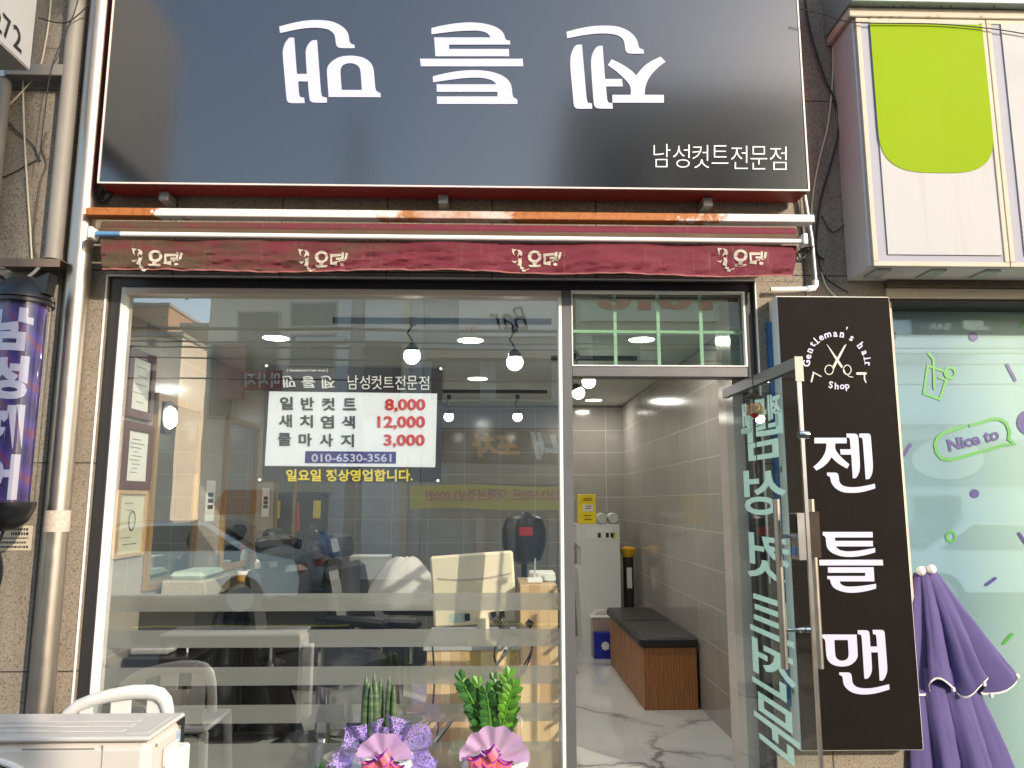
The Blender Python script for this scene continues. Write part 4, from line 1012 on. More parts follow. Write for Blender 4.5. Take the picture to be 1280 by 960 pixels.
for sx in (-1, 1):
    for yy in (yc - .38, yc - .02): MB().tube([(cxm + sx * cw * .85, yy, .42), (cxm + sx * cw * .98, yy + (-.02 if yy < yc - .1 else .04), 0)], [.025, .018], 10).build('leg', m_ch, chr_, smooth=True)

# potted plants
m, nt, p = newmat('snake_plant_leaf'); P_ = pos(nt)
bd = noisef(nt, mapv(nt, P_, scale=(6, 6, 60)), 1.0, 3)
nt.links.new(ramp(nt, bd, [(.4, (.035, .075, .03)), (.6, (.10, .15, .065))]).outputs[0], p.inputs['Base Color']); p.inputs['Roughness'].default_value = .45; M['spear'] = m
M['leaf_bright'] = mat('bright_green_leaf', (.09, .24, .02), .3, 0, .35, vs=14, coat=.2)
M['leaf_dark'] = mat('dark_green_leaf', (.03, .11, .02), .35, 0, .3, vs=14)
def net(name, col, sc, th, base_a):
    m, nt, p = newmat(name); P = pos(nt)
    n0 = nd(nt, 'ShaderNodeTexNoise', Scale=30.0, Detail=2.0); nt.links.new(P, n0.inputs['Vector'])
    vo = nd(nt, 'ShaderNodeTexVoronoi', Scale=sc); vo.feature = 'DISTANCE_TO_EDGE'; nt.links.new(mixc(nt, .03, P, n0.outputs['Color']), vo.inputs['Vector'])
    al = ramp(nt, vo.outputs['Distance'], [(th, (1, 1, 1)), (th * 1.5, (base_a,) * 3)])
    nt.links.new(al.outputs[0], p.inputs['Alpha']); p.inputs['Base Color'].default_value = (*col, 1); p.inputs['Roughness'].default_value = .45
    return m
M['net'] = net('violet_net', (.46, .33, .80), 70, .07, .16)
def sheer(name, col, a=.25):
    m, nt, p = newmat(name); p.inputs['Base Color'].default_value = (*col, 1); p.inputs['Roughness'].default_value = .6
    tl = nd(nt, 'ShaderNodeBsdfTranslucent'); tl.inputs[0].default_value = (*col, 1); tp = nd(nt, 'ShaderNodeBsdfTransparent')
    a1 = nd(nt, 'ShaderNodeMixShader', Fac=.35); nt.links.new(p.outputs[0], a1.inputs[1]); nt.links.new(tl.outputs[0], a1.inputs[2])
    a2 = nd(nt, 'ShaderNodeMixShader', Fac=a); nt.links.new(a1.outputs[0], a2.inputs[1]); nt.links.new(tp.outputs[0], a2.inputs[2])
    nt.links.new(a2.outputs[0], nt.nodes['Material Output'].inputs['Surface']); return m
M['pink_sheer'] = sheer('sheer_pink_wrap', (.66, .42, .68), .14)
M['ribbon'] = mat('orange_pink_ribbon', (.90, .16, .20), .3, 0, .25, vs=16)
M['ribbon_edge'] = mat('violet_ribbon_edge', (.16, .03, .45), .35)
Yp = -.25
def pot(cx, rimz, r, label, plant):
    t = thing('potted_plant', (cx, Yp, 0), label, 'potted plant')
    MB().lathe([(r * .7, 0), (r * .74, .02), (r * .95, rimz * .8), (r, rimz - .03), (r * 1.05, rimz - .028), (r * 1.05, rimz), (r * .95, rimz), (r * .93, rimz - .04)], (cx, Yp, 0), 28).build('pot', M['white'], t, smooth=True)
    MB().lathe([(r * .93, rimz - .05), (r * .5, rimz - .035), (.01, rimz - .03)], (cx, Yp, 0), 20, caps=False).build('soil', mat('potting_soil', (.05, .035, .025), .9, bs=.5), t, smooth=True)
    return t
def fan(mb, c, r, a0, a1, nsc, depth, pleat=.012):
    def fn(u, v_):
        a = mm(a0, a1, u); rr = r * v_ * (1 + .05 * abs(math.sin(u * nsc * math.pi)) * v_)
        return c + Vector((math.cos(a) * rr, -depth * v_ - pleat * v_ * math.cos(u * nsc * 2 * math.pi), math.sin(a) * rr))
    return mb.grid(nsc * 6, 8, fn)
def bow(par, c, sc, sed):
    rd = random.Random(sed)
    # wide ribbon strips across with puffed loops, violet edges
    for k, (dx, dz, rot, ln) in enumerate(((-.055, -.008, .25, .075), (.0, .0, -.2, .08), (.052, -.022, -.3, .07), (-.03, -.04, -.15, .08), (.03, -.05, .1, .07), (.005, .03, .5, .05))):
        o = c + Vector((dx * sc, -.012 - .006 * k, dz * sc)); ca, sa = math.cos(rot), math.sin(rot); wd = .021 * sc
        def loop(u, v_, e=0.0, w0=-1, w1=1):
            a = u * 2 * math.pi; lx = ln * sc * .5 * math.cos(a); ly = -.022 * sc * math.sin(a) ; q = mm(w0, w1, v_) * wd
            return o + Vector((lx * ca - q * sa, ly - .002 * e, lx * sa + q * ca + .008 * sc * math.cos(a * 2)))
        MB().grid(24, 2, lambda u, v_: loop(u, v_)).build('ribbon_loop', M['ribbon'], par, smooth=True)
        MB().grid(24, 1, lambda u, v_: loop(u, v_, 1, .86, 1.08)).grid(24, 1, lambda u, v_: loop(u, v_, 1, -1.08, -.86)).build('ribbon_edge', M['ribbon_edge'], par, smooth=True)
    for k in range(3):
        a = rd.uniform(.5, 2.6); mb = MB()
        pts = [c + Vector((math.cos(a) * t * .05 * sc, -.05, math.sin(a) * t * .05 * sc + .01)) for t in (0, .5, 1)]
        mb.tube(pts, .0035, 6); mb.build('ribbon_tail', M['ribbon_edge'], par)
# cylindrical snake plant
c1 = at(478, 940, Yp); rim1 = at(478, 946, Yp).z
p1 = pot(c1.x, rim1, .135, 'snake plant of upright green spears in violet net wrap', 0)
for k, (pxt, pyt, pxb, yo, r_) in enumerate(((458, 843, 456, .02, .018), (468, 840.5, 470, .03, .016), (461, 851, 453, -.02, .017), (464, 856, 464, -.04, .012), (469.5, 850, 471, -.03, .019), (476, 846, 474, .01, .015), (487, 845, 484, -.02, .015), (492.5, 857, 492, -.04, .012), (487.5, 850, 488, .03, .012))):
    a, b = at(pxb, 935, Yp + yo), at(pxt, pyt, Yp + yo); pts = [a.lerp(b, t) for t in (0, .3, .6, .8, .92, .98, 1)]
    r_ *= 1.2; MB().tube(pts, [r_ * .96, r_, r_ * .92, r_ * .75, r_ * .45, r_ * .2, .001], 12).build('spear', M['spear'], p1, smooth=True)
c = at(478, 945, Yp - .06)
for k, (dx, dz, a0, a1, r_) in enumerate(((-.05, .0, 1.2, 3.5, .17), (.06, .0, -.35, 1.9, .18), (-.09, -.06, 2.4, 4.1, .16), (.09, -.05, -1.0, .8, .15), (0, .0, .6, 2.5, .13))):
    MB().grid(48, 8, lambda u, v_: c + Vector((dx + math.cos(mm(a0, a1, u)) * r_ * v_ * (.9 + .13 * math.sin(u * 17 + k)), .04 - .05 * v_ - .03 * math.sin(u * 21 + k) * v_, dz + math.sin(mm(a0, a1, u)) * r_ * v_ * (.9 + .12 * math.cos(u * 13))))).build('net_wrap', M['net'], p1, smooth=True)
c = at(480, 952, Yp - .15); mb = fan(MB(), c, .118, .15, math.pi - .25, 4, .02, .007); mb.build('pink_wrap', M['pink_sheer'], p1, smooth=True)
bow(p1, at(480, 953, Yp - .18), 1.0, 2)
# ZZ plant
c2 = at(618, 940, Yp); rim2 = at(618, 940, Yp).z
p2 = pot(c2.x, rim2 - .02, .145, 'leafy bright green plant with a pink fan wrap and ribbon bow', 0)
rd = random.Random(4)
stems = [((612, 930), (577, 850)), ((613, 930), (585, 858)), ((614, 932), (598, 856)), ((616, 932), (617, 850)), ((620, 932), (636, 846)), ((622, 932), (642, 858)), ((616, 934), (608, 866)), ((622, 934), (630, 868)), ((610, 930), (588, 880)), ((624, 932), (640, 884)), ((618, 932), (622, 862))]
for k, (pa, pb) in enumerate(stems):
    yo = rd.uniform(-.06, .05); a, b = at(*pa, Yp + yo * .3), at(*pb, Yp + yo)
    mid = a.lerp(b, .55) + Vector((0, rd.uniform(-.01, .01), .02)); pts = [a, a.lerp(mid, .5), mid, mid.lerp(b, .5), b]
    st_ = MB().tube(pts, [.006, .0055, .005, .004, .002], 7).build('stem', M['leaf_bright'], p2, smooth=True)
    mb = MB(); nl = 8; d_ = (b - a).normalized()
    side = Vector((d_.z, 0, -d_.x)); 
    for j in range(nl):
        t = .30 + .68 * j / (nl - 1); s_ = a.lerp(mid, t / .55) if t < .55 else mid.lerp(b, (t - .55) / .45)
        for sg_ in (-1, 1):
            ln = rd.uniform(.055, .078) * (1 - .25 * t); out = (side * sg_ * .8 + d_ * .62 + Vector((0, rd.uniform(-.7, .3), 0))).normalized()
            if j == nl - 1: out = (side * sg_ * .35 + d_).normalized()
            nrm = out.cross(Vector((0, -1, .3))).normalized(); up_ = nrm * ln * .29
            q = [s_, s_ + out * ln * .3 + up_, s_ + out * ln * .65 + up_ * .9, s_ + out * ln, s_ + out * ln * .65 - up_ * .9, s_ + out * ln * .3 - up_]
            dpt = out.cross(nrm) * ln * .07
            mb.add([q[0], q[1] + dpt, q[2] + dpt, q[3], q[4] + dpt, q[5] + dpt, s_ + out * ln * .5 - dpt], [(0, 1, 6), (1, 2, 6), (2, 3, 6), (3, 4, 6), (4, 5, 6), (5, 0, 6)])
    mb.build('leaflets', M['leaf_bright'] if k % 3 else M['leaf_dark'], p2, smooth=True)
c = at(618, 952, Yp - .16); fan(MB(), c, .148, .05, math.pi - .1, 6, .03, .008).build('pink_wrap', M['pink_sheer'], p2, smooth=True)
bow(p2, at(613, 948, Yp - .20), 1.05, 8)
mb = MB()
for k in range(60):
    q = at(rd.uniform(566, 586), rd.uniform(925, 952), Yp - .05); mb.tube([q + Vector((rd.uniform(-.02, .02), rd.uniform(-.02, .02), rd.uniform(-.02, .02))) for _ in range(4)], .0012, 4)
mb.build('shredded_filler', mat('pale_green_filler', (.45, .52, .30), .7), p2)
# low plant, only its tips show
c3 = at(398, 985, Yp); p3 = pot(c3.x, c3.z - .05, .10, 'small leafy plant with only its leaf tips showing at the bottom', 0)
mb = MB()
for pxt, pyt in ((402, 949), (394, 956), (412, 954), (381, 957), (376, 960), (405, 953)):
    b = at(pxt, pyt, Yp + rd.uniform(-.03, .03)); a = b + Vector(((c3.x - b.x) * .5, 0, -.09)); s_ = Vector((.011, 0, .003)); m_ = a.lerp(b, .5)
    mb.add([a, m_ + s_, b, m_ - s_, m_ + Vector((0, -.004, 0))], [(0, 1, 4), (1, 2, 4), (2, 3, 4), (3, 0, 4)])
mb.build('leaves', M['leaf_dark'], p3)
# ================================================================== inside the shop
def lit(name, col, st):
    m, nt, p = newmat(name); p.inputs['Base Color'].default_value = (.8, .8, .8, 1); p.inputs['Emission Color'].default_value = (*col, 1); p.inputs['Emission Strength'].default_value = st; return m
M['lamp'] = lit('lit_diffuser', (1, .97, .90), 6)
M['bulb'] = lit('lit_globe', (1, .95, .86), 6)
dl = [((345, 422), 'recessed round ceiling light behind the price poster, nearest to the window'), ((588, 425), 'recessed round ceiling light left of the lower right globe lamp'), ((802, 424), 'recessed round ceiling light seen through the small transom pane'),
      ((182, 422), 'recessed round ceiling light in the far left corner near the left wall'), ((597, 473), 'recessed round ceiling light deeper in the shop beyond the globe lamps'), ((742, 500), 'recessed round ceiling light near the back wall above the bench corner'), ((470, 486), 'recessed round ceiling light deep in the shop hidden behind the price poster')]
proto = None
for (px, py), lb in dl:
    q = atz(px, py, ZC - .004)
    if proto is None:
        t = thing('ceiling_light', q, lb, 'ceiling light', 'recessed ceiling lights in the shop')
        MB().lathe([(.085, -.006), (.085, .004)], q, 28).build('diffuser', M['lamp'], t)
        MB().lathe([(.086, -.004), (.102, -.006), (.106, .004), (.086, .004)], q, 28, caps=False).build('trim_ring', M['white'], t, smooth=True)
        proto = t; r = t
    else:
        r = copy_tree(proto); r.location = q; r['label'] = lb
    ld = bpy.data.lights.new('downlight', 'AREA'); ld.shape = 'DISK'; ld.size = .16; ld.energy = 3.8; ld.color = (1, .95, .86)
    lo_ = bpy.data.objects.new('downlight', ld); C.objects.link(lo_); lo_.location = q - Vector((0, 0, .012))
# globe lamps on ceiling tracks
gl = [((515, 445), .05, .62, 'glowing globe lamp right of the price poster top edge'), ((643.5, 453), .05, .62, 'glowing globe lamp just left of the door mullion'), ((561, 521), .047, 3.6, 'small globe spot lamp deeper in the shop right of the poster'),
      ((647, 521), .047, 3.6, 'small globe spot lamp deeper in the shop above the counter'), ((736, 477), .05, 1.6, 'globe spot lamp at the top left of the door opening'), ((723, 491), .05, 2.0, 'globe spot lamp beside the mullion lower in the door opening')]
proto = None
for i, ((px, py), r_, Y, lb) in enumerate(gl):
    q = at(px, py, Y)
    if proto is None:
        t = thing('globe_lamp', q, lb, 'lamp', 'globe lamps on the ceiling track')
        MB().ball(q, .05, 20).build('globe', M['bulb'], t, smooth=True)
        MB().lathe([(.042, .03), (.04, .05), (.024, .07), (.01, .08)], q, 18).build('shade', M['black'], t, smooth=True)
        mb = MB(); mb.tube([q + Vector((0, 0, .09)), q + Vector((-.03, .0, .14)), q + Vector((0, 0, .19))], .006, 8); mb.box(q.x - .02, q.x + .02, q.y - .03, q.y + .03, q.z + .19, q.z + .23); mb.build('arm', M['black'], t)
        proto = t
    else:
        r = copy_tree(proto); r.location = q; r['label'] = lb; s_ = r_ / .05; r.scale = (s_, s_, s_)
        if i in (4, 5): r.rotation_euler = (0, R(-25), 0)
for Y, xa, xb, lb in ((.62, -.95, .36, 'black lamp track on the ceiling carrying the two large globe lamps'), (3.6, -.6, .55, 'black lamp track on the ceiling deeper in the shop'), (1.8, .45, 1.1, 'short black lamp track on the ceiling by the door')):
    tag(MB().box(xa, xb, Y - .018, Y + .018, ZC - .032, ZC - .0005).build('lamp_track', M['black']), lb, 'track')

# counter with monitor
m, nt, p = newmat('parquet_planks'); P_ = pos(nt)
br = nd(nt, 'ShaderNodeTexBrick', Scale=1.0); br.offset = .37; br.inputs['Brick Width'].default_value = .42; br.inputs['Row Height'].default_value = .055; br.inputs['Mortar Size'].default_value = .0008
br.inputs['Color1'].default_value = (.92, .68, .40, 1); br.inputs['Color2'].default_value = (.46, .24, .10, 1); br.inputs['Mortar'].default_value = (.2, .1, .04, 1)
nt.links.new(swz(nt, P_, 2, 0), br.inputs['Vector'])
gr_ = noisef(nt, mapv(nt, P_, scale=(60, 60, 4)), 1, 4, .6)
nt.links.new(mixc(nt, .22, br.outputs['Color'], mixc(nt, gr_, (.48, .28, .13), (.90, .66, .38))), p.inputs['Base Color']); p.inputs['Roughness'].default_value = .4; M['planks'] = m
Yd = .55
cxa, cxb, cxc = at(533, 850, Yd).x, at(650, 850, Yd).x, at(698, 850, Yd).x
zd = at(614, 806, Yd).z; zh = at(670, 731, Yd + .02).z
ct = thing('counter', ((cxa + cxc) / 2, Yd + .3, FZ), 'plank fronted wooden reception counter behind the striped glass', 'counter')
MB().box(cxa, cxb, Yd, Yd + .6, FZ, zd - .03, b=.002).build('front_panel', M['planks'], ct)
MB().box(cxa - .02, cxb, Yd - .015, Yd + .62, zd - .029, zd, b=.003).build('desk_top', M['off_white'], ct)
MB().box(cxb + .001, cxc, Yd + .01, Yd + .45, FZ, zh, b=.003).build('side_cabinet', M['planks'], ct)
ym = Yd + .12
mx0, mx1, mz0, mz1 = at(543, 735, ym).x, at(647, 735, ym).x, at(595, 781, ym).z, at(595, 691, ym).z
mo = thing('monitor', ((mx0 + mx1) / 2, ym + .05, zd), 'cream coloured computer monitor seen from behind on the counter', 'monitor')
m_mo = mat('cream_monitor_plastic', (.88, .76, .56), .4, 0, .03)
TL = Matrix.Translation(Vector(((mx0 + mx1) / 2, ym, mz0))) @ Matrix.Rotation(R(-4), 4, 'Y') @ Matrix.Rotation(R(6), 4, 'X')
w_, h_ = mx1 - mx0, mz1 - mz0
MB().box(-w_ / 2, w_ / 2, 0, .03, 0, h_, M=TL, b=.012).build('back_shell', m_mo, mo, smooth=False)
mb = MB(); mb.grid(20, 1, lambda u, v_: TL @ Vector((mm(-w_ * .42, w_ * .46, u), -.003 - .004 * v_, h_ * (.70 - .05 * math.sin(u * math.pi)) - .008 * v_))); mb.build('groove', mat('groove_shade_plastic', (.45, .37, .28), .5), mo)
mb = MB(); mb.box(-w_ * .32, w_ * .32, -.002, 0, .012, h_ * .22, M=TL); mb.build('port_plate', m_mo, mo)
mb = MB(); mb.box(-w_ * .3, -w_ * .1, -.004, -.0021, .02, h_ * .18, M=TL); mb.build('rating_sticker', mat('grey_green_sticker', (.5, .6, .55), .5, 0, .3, vs=60), mo)
for k in (-.06, .09, .14):
    mb = MB(); mb.box(w_ * .0 + k, k + .03, -.022, -.003, .03, .07, M=TL, b=.003); mb.build('plug', M['black'], mo)
sx_ = at(604, 780, ym).x
mb = MB(); mb.lathe([(.036, zd + .02), (.036, zd + .10), (.034, mz0 + .04)], (sx_, ym - .015, 0), 20); mb.build('stand', m_mo, mo, smooth=True)
mb = MB(); mb.lathe([(.13, zd + .001), (.13, zd + .012), (.05, zd + .022)], (sx_, ym + .0, 0), 28, ay=.75); mb.build('base', m_mo, mo, smooth=True)
q = at(634, 782, ym); mb = MB()
for k in range(4):
    mb.tube([TL @ Vector((.09 + .02 * k, -.02, .04)), at(628 + k * 4, 788 + k, ym - .03), at(640 + k * 3, 792, ym - .02), at(646, 786 + k * 3, ym)], .006, 6)
mb.build('cord', M['cable_black'], mo, smooth=True)
rt = at(668, 727, Yd + .12)
ro = thing('router', (rt.x, rt.y, zh), 'small white router with one upright antenna on the side cabinet', 'router')
mb = MB(); mb.box(rt.x - .045, rt.x + .045, rt.y - .03, rt.y + .03, zh + .001, zh + .03, b=.006); mb.build('case', M['white'], ro)
mb = MB(); mb.tube([(rt.x + .0, rt.y, zh + .03), (rt.x + .006, rt.y, zh + .14)], .005, 8); mb.build('antenna', M['white'], ro)
q = at(686, 715, Yd + .2)
mb = MB(); mb.box(rt.x - .02, rt.x + .13, rt.y + .07, rt.y + .27, zh + .001, zh + .05, b=.004)
tag(mb.build('paper_stack', M['paper']), 'stack of pale papers behind the router on the cabinet', 'paper stack')
# grey rod with trailing black cables leaning on the counter front
a, b = at(660, 782, Yd - .06), at(520, 955, Yd - .25)
rdv = thing('steel_rod', b, 'thin grey metal rod with a black cap leaning diagonally against the counter front', 'rod')
MB().tube([b, a], .008, 10).build('shaft', M['galv'], rdv, smooth=True)
MB().tube([a - (a - b).normalized() * .004, a + (a - b).normalized() * .03], .022, 12).build('cap', M['black'], rdv, smooth=True)
for k, (pts, lb) in enumerate(((((662, 790), (665, 812), (655, 838), (640, 842), (622, 832), (618, 815), (626, 796), (636, 786)), 'black cable looping round the leaning grey rod'), (((632, 812), (610, 848), (580, 882), (548, 925), (520, 958)), 'black cable running down alongside the leaning grey rod'), (((664, 815), (650, 840), (636, 852), (600, 862), (560, 905), (532, 958)), 'black cable sagging across the plank counter front'), (((540, 800), (543, 850), (541, 890), (548, 905), (544, 930)), 'thin black cable hanging down the left edge of the counter front'))):
    cable(pts, Yd - .07 - .012 * k, .005, M['cable_black'], lb)
# added black shape standing in for a dark figure reflected in the glass
q = at(655, 672, 2.2)
hd = thing('reflection_standin', (q.x, q.y, FZ), 'bulky black stand-in with a red patch for a dark figure reflected in the glass', 'stand-in shape')
MB().lathe([(.04, -.2), (.13, -.17), (.17, -.06), (.175, .06), (.14, .15), (.06, .19), (.01, .2)], q, 28).build('dark_bulk', M['black'], hd, smooth=True)
MB().box(q.x - .045, q.x + .06, q.y - .178, q.y - .165, q.z + .02, q.z + .085, b=.004).build('red_patch', M['red'], hd)
MB().tube([(q.x, q.y, FZ + .02), (q.x, q.y, q.z - .18)], .022, 12).build('stand', M['black'], hd, smooth=True)
MB().lathe([(.24, 0), (.24, .02), (.05, .03)], (q.x, q.y, FZ), 24).build('base', M['black'], hd, smooth=True)

# bench
m_bw = wood('oak_veneer', (.26, .10, .026), (.42, .18, .055), (7, 7, 1.6), .45, 2.2, 9.0)
bf = atz(806, 888, FZ); br_ = atz(883, 887, FZ); bkY = at(757, 800, 4.2).y
ybf = bf.y; xb0 = bf.x; xb1 = XW - .015; zbt = at(806, 810, ybf).z
ybk_ = 3.32
bn = thing('bench', ((xb0 + xb1) / 2, (ybf + ybk_) / 2, FZ), 'long brown wooden box bench with two black seat cushions along the tiled wall', 'bench')
MB().box(xb0, xb1 - .01, ybf, (ybf + ybk_) / 2 - .001, FZ + .001, zbt, b=.002).build('box_seat', m_bw, bn)
MB().box(xb0, xb1 - .01, (ybf + ybk_) / 2 + .001, ybk_, FZ + .001, zbt, b=.002).build('box_seat', m_bw, bn)
for ya_, yb_ in ((ybf - .02, (ybf + ybk_) / 2 - .002), ((ybf + ybk_) / 2 + .002, ybk_)):
    MB().box(xb0 - .03, xb1 - .005, ya_, yb_, zbt + .001, zbt + .075, b=.018).build('cushion', M['leather'], bn)
# towel steamer cabinet, yellow box, towels
yc_ = 3.75
kx0, kx1 = at(722, 740, yc_).x, at(776, 740, yc_).x
kzt, kzb = at(748, 655, yc_).z, FZ
kn = thing('towel_cabinet', ((kx0 + kx1) / 2, yc_, FZ), 'tall white appliance cabinet with a stepped front at the back of the waiting nook', 'cabinet')
m_kn = mat('white_enamel', (.66, .67, .64), .35, 0, .03)
kw_ = kx1 - kx0; kz2 = at(748, 684, yc_).z; kz1_ = at(748, 712, yc_).z
MB().prism([(kx0 + kw_ * .12, kzb), (kx1 - kw_ * .0, kzb), (kx1, kzt), (kx0, kzt), (kx0, kz2 + .03), (kx0 + kw_ * .1, kz2 - .02), (kx0 + kw_ * .1, kz1_ + .03), (kx0 + .01, kz1_), (kx0 + .01, kz1_ - .06)], lambda u, v_, d: Vector((u, d, v_)), yc_, yc_ + .42).build('body', m_kn, kn)
MB().box(kx0 + kw_ * .22, kx1 - kw_ * .18, yc_ - .004, yc_ - .0005, at(748, 674, yc_).z, at(748, 659, yc_).z).build('control_label', M['paper'], kn)
for px, col in ((747, 0), (757, 1), (763, 0)): MB().box(at(px, 668, yc_).x, at(px + 4, 668, yc_).x, yc_ - .0055, yc_ - .0041, at(px, 672, yc_).z, at(px, 666, yc_).z).build('button', M['ink'], kn)
MB().box(at(763.5, 668, yc_).x + .02, at(766, 668, yc_).x + .02, yc_ - .0055, yc_ - .0041, at(763, 673, yc_).z, at(763, 665, yc_).z).build('yellow_mark', M['yellow'], kn)
yx0, yx1 = at(723, 635, yc_ + .1).x, at(744.5, 635, yc_ + .1).x; yz1 = at(733, 618, yc_ + .1).z
ybx = thing('yellow_carton', ((yx0 + yx1) / 2, yc_ + .1, kzt), 'yellow printed carton standing on top of the white cabinet', 'carton')
MB().box(yx0, yx1, yc_ + .08, yc_ + .22, kzt + .001, yz1, b=.003).build('box', M['yellow'], ybx)
hb = yz1 - kzt; wb = yx1 - yx0
mb = MB(); mb.box(yx0 + wb * .25, yx1 - wb * .15, yc_ + .0775, yc_ + .0796, kzt + hb * .42, kzt + hb * .66); mb.build('label', M['paper'], ybx)
mb = MB()
for z_, u0, u1 in ((.86, .3, .75), (.80, .25, .8), (.60, .4, .75), (.52, .4, .7), (.28, .3, .7), (.15, .3, .75)): mb.box(yx0 + wb * u0, yx0 + wb * u1, yc_ + .0760, yc_ + .0773, kzt + hb * (z_ - .015), kzt + hb * (z_ + .015))
mb.build('print_lines', mat('brown_print', (.25, .12, .02), .6), ybx)
for k, (px, lb) in enumerate(((751, 'left one of two rolled grey towels on the white cabinet'), (765, 'right one of two rolled grey towels on the white cabinet'))):
    q = at(px, 650, yc_ + .12); r_ = .052
    tag(MB().tube([(q.x, yc_ + .03, kzt + r_ + .002), (q.x, yc_ + .05, kzt + r_ + .002), (q.x + .02, yc_ + .3, kzt + r_ + .002)], [r_ * .9, r_, r_], 16).build('rolled_towel', mat('grey_towel', (.52, .52, .48), .95, bs=.3), smooth=True), lb, 'towel', 'rolled towels on the cabinet')
# thin dark bin with yellow lid
q0, q1 = at(781, 740, 3.9), at(791, 740, 3.9)
dc = thing('waste_bin', ((q0.x + q1.x) / 2, 3.9, FZ), 'slim dark waste bin with a yellow flip lid between cabinet and wall', 'bin')
zl = at(785, 696, 3.9).z
MB().lathe([(.045, FZ), (.05, FZ + .1), (.052, zl - .001)], ((q0.x + q1.x) / 2, 3.9, 0), 20).build('body', mat('dark_brown_plastic', (.03, .02, .015), .4), dc, smooth=True)
MB().lathe([(.05, zl), (.085, zl + .06), (.09, zl + .085), (.03, zl + .1)], ((q0.x + q1.x) / 2, 3.9, 0), 20).build('lid', mat('orange_yellow_plastic', (.72, .40, .02), .4), dc, smooth=True)
MB().box((q0.x + q1.x) / 2 - .025, (q0.x + q1.x) / 2 + .025, 3.846, 3.849, zl - .3, zl - .1).build('label', M['paper'], dc)
# lidded bin and blue carton at the bench end
bx_ = at(739, 800, 3.72).x; bz_t = at(746, 772, 3.72).z; zc2 = at(746, 790, 3.6).z
sb = thing('pedal_bin', (bx_ + .09, 3.8, FZ), 'small taupe waste bin with a white lid by the far end of the bench', 'bin')
MB().box(bx_, bx_ + .19, 3.66, 3.74, FZ + .001, bz_t, b=.01).build('body', mat('taupe_plastic', (.34, .27, .21), .5), sb)
MB().box(bx_ - .01, bx_ + .20, 3.65, 3.745, bz_t + .001, bz_t + .025, b=.008).build('lid', M['white'], sb)
MB().tube([(bx_ + .02, 3.7, bz_t + .025), (bx_ + .05, 3.7, bz_t + .065), (bx_ + .14, 3.7, bz_t + .07), (bx_ + .17, 3.7, bz_t + .025)], .011, 8).build('lid_handle', M['white'], sb, smooth=True)
bc = thing('blue_carton', (bx_ + .1, 3.6, FZ), 'small deep blue carton with a white rosette beside the bench end', 'carton')
MB().box(bx_ + .005, bx_ + .16, 3.54, 3.64, FZ + .001, zc2, b=.002).build('box', mat('deep_blue_card', (.01, .02, .28), .4), bc)
mb = MB(); mb.lathe([(.045, 0), (.045, .0012)], (bx_ + .11, 3.5397, (FZ + zc2) / 2), 18, fn=lambda a, i: .85 + .15 * math.cos(8 * a), axis='Y'); mb.build('rosette', M['white'], bc)

M['grey_ink'] = mat('grey_ink', (.22, .21, .2), .7)
# left wall: certificates, mirrors, counter shelf
def wall_frame(px0, px1, py0, py1, fr_m, inner_m, bord, label, nlines):
    a = atx(px0, (py0 + py1) / 2, XI + .02); b = atx(px1, (py0 + py1) / 2, XI + .02)
    z1, z0 = atx((px0 + px1) / 2, py0, XI + .02).z, atx((px0 + px1) / 2, py1, XI + .02).z
    t = thing('certificate', (XI + .012, (a.y + b.y) / 2, z0), label, 'certificate')
    y0, y1 = min(a.y, b.y), max(a.y, b.y); mb = MB()
    mb.box(XI + .001, XI + .025, y0, y1, z0, z0 + bord, b=.003); mb.box(XI + .001, XI + .025, y0, y1, z1 - bord, z1, b=.003)
    mb.box(XI + .001, XI + .026, y0, y0 + bord, z0 + bord, z1 - bord); mb.box(XI + .001, XI + .026, y1 - bord, y1, z0 + bord, z1 - bord)
    mb.build('frame', fr_m, t)
    MB().box(XI + .001, XI + .012, y0 + bord, y1 - bord, z0 + bord, z1 - bord).build('sheet', inner_m, t)
    mb = MB(); rd_ = random.Random(nlines)
    for k in range(nlines):
        zz = mm(z1 - bord - .05, z0 + bord + .05, k / (nlines - 1)); u0 = rd_.uniform(.15, .35); u1 = rd_.uniform(.5, .85)
        if nlines == 7 and k in (2, 3, 4): continue
        mb.box(XI + .0125, XI + .0135, mm(y0 + bord, y1 - bord, u0), mm(y0 + bord, y1 - bord, u1), zz - .0022, zz + .0022)
    mb.build('print_lines', M['grey_ink'], t)
    return t
m_rw = wood('dark_red_wood', (.10, .022, .014), (.16, .04, .02), (3, 3, 1), .35)
m_lw = wood('pale_pine', (.58, .38, .20), (.68, .47, .27), (3, 3, 1), .4)
wall_frame(154, 190, 528, 612, m_rw, M['paper'], .05, 'framed certificate in dark red wood on the left tiled wall', 9)
wall_frame(160, 193, 438, 524, m_rw, M['paper'], .05, 'upper framed certificate in dark red wood high on the left tiled wall', 5)
ce = wall_frame(146, 182, 613, 696, m_lw, mat('yellowish_paper', (.60, .58, .44), .6), .024, 'certificate in a pale pine frame below the red wood ones', 7)
q = atx(165, 651, XI + .0135)
mb = MB(); mb.ribbon([(q.y + .04 * math.cos(2 * math.pi * k / 20), q.z + .055 * math.sin(2 * math.pi * k / 20)) for k in range(20)], .008, lambda u, v_: Vector((XI + .0142, u, v_)), closed=True); mb.build('round_seal', M['ink'], ce)
m, nt, p = newmat('mirror_silver'); p.inputs['Base Color'].default_value = (.72, .76, .72, 1); p.inputs['Metallic'].default_value = 1; p.inputs['Roughness'].default_value = .02; M['mirror'] = m
m_gw = wood('golden_wood', (.30, .17, .06), (.42, .26, .10), (3, 3, 1), .35)
zm0 = 1.06
def yon(px, py=600): return atx(px, py, XI + .02).y
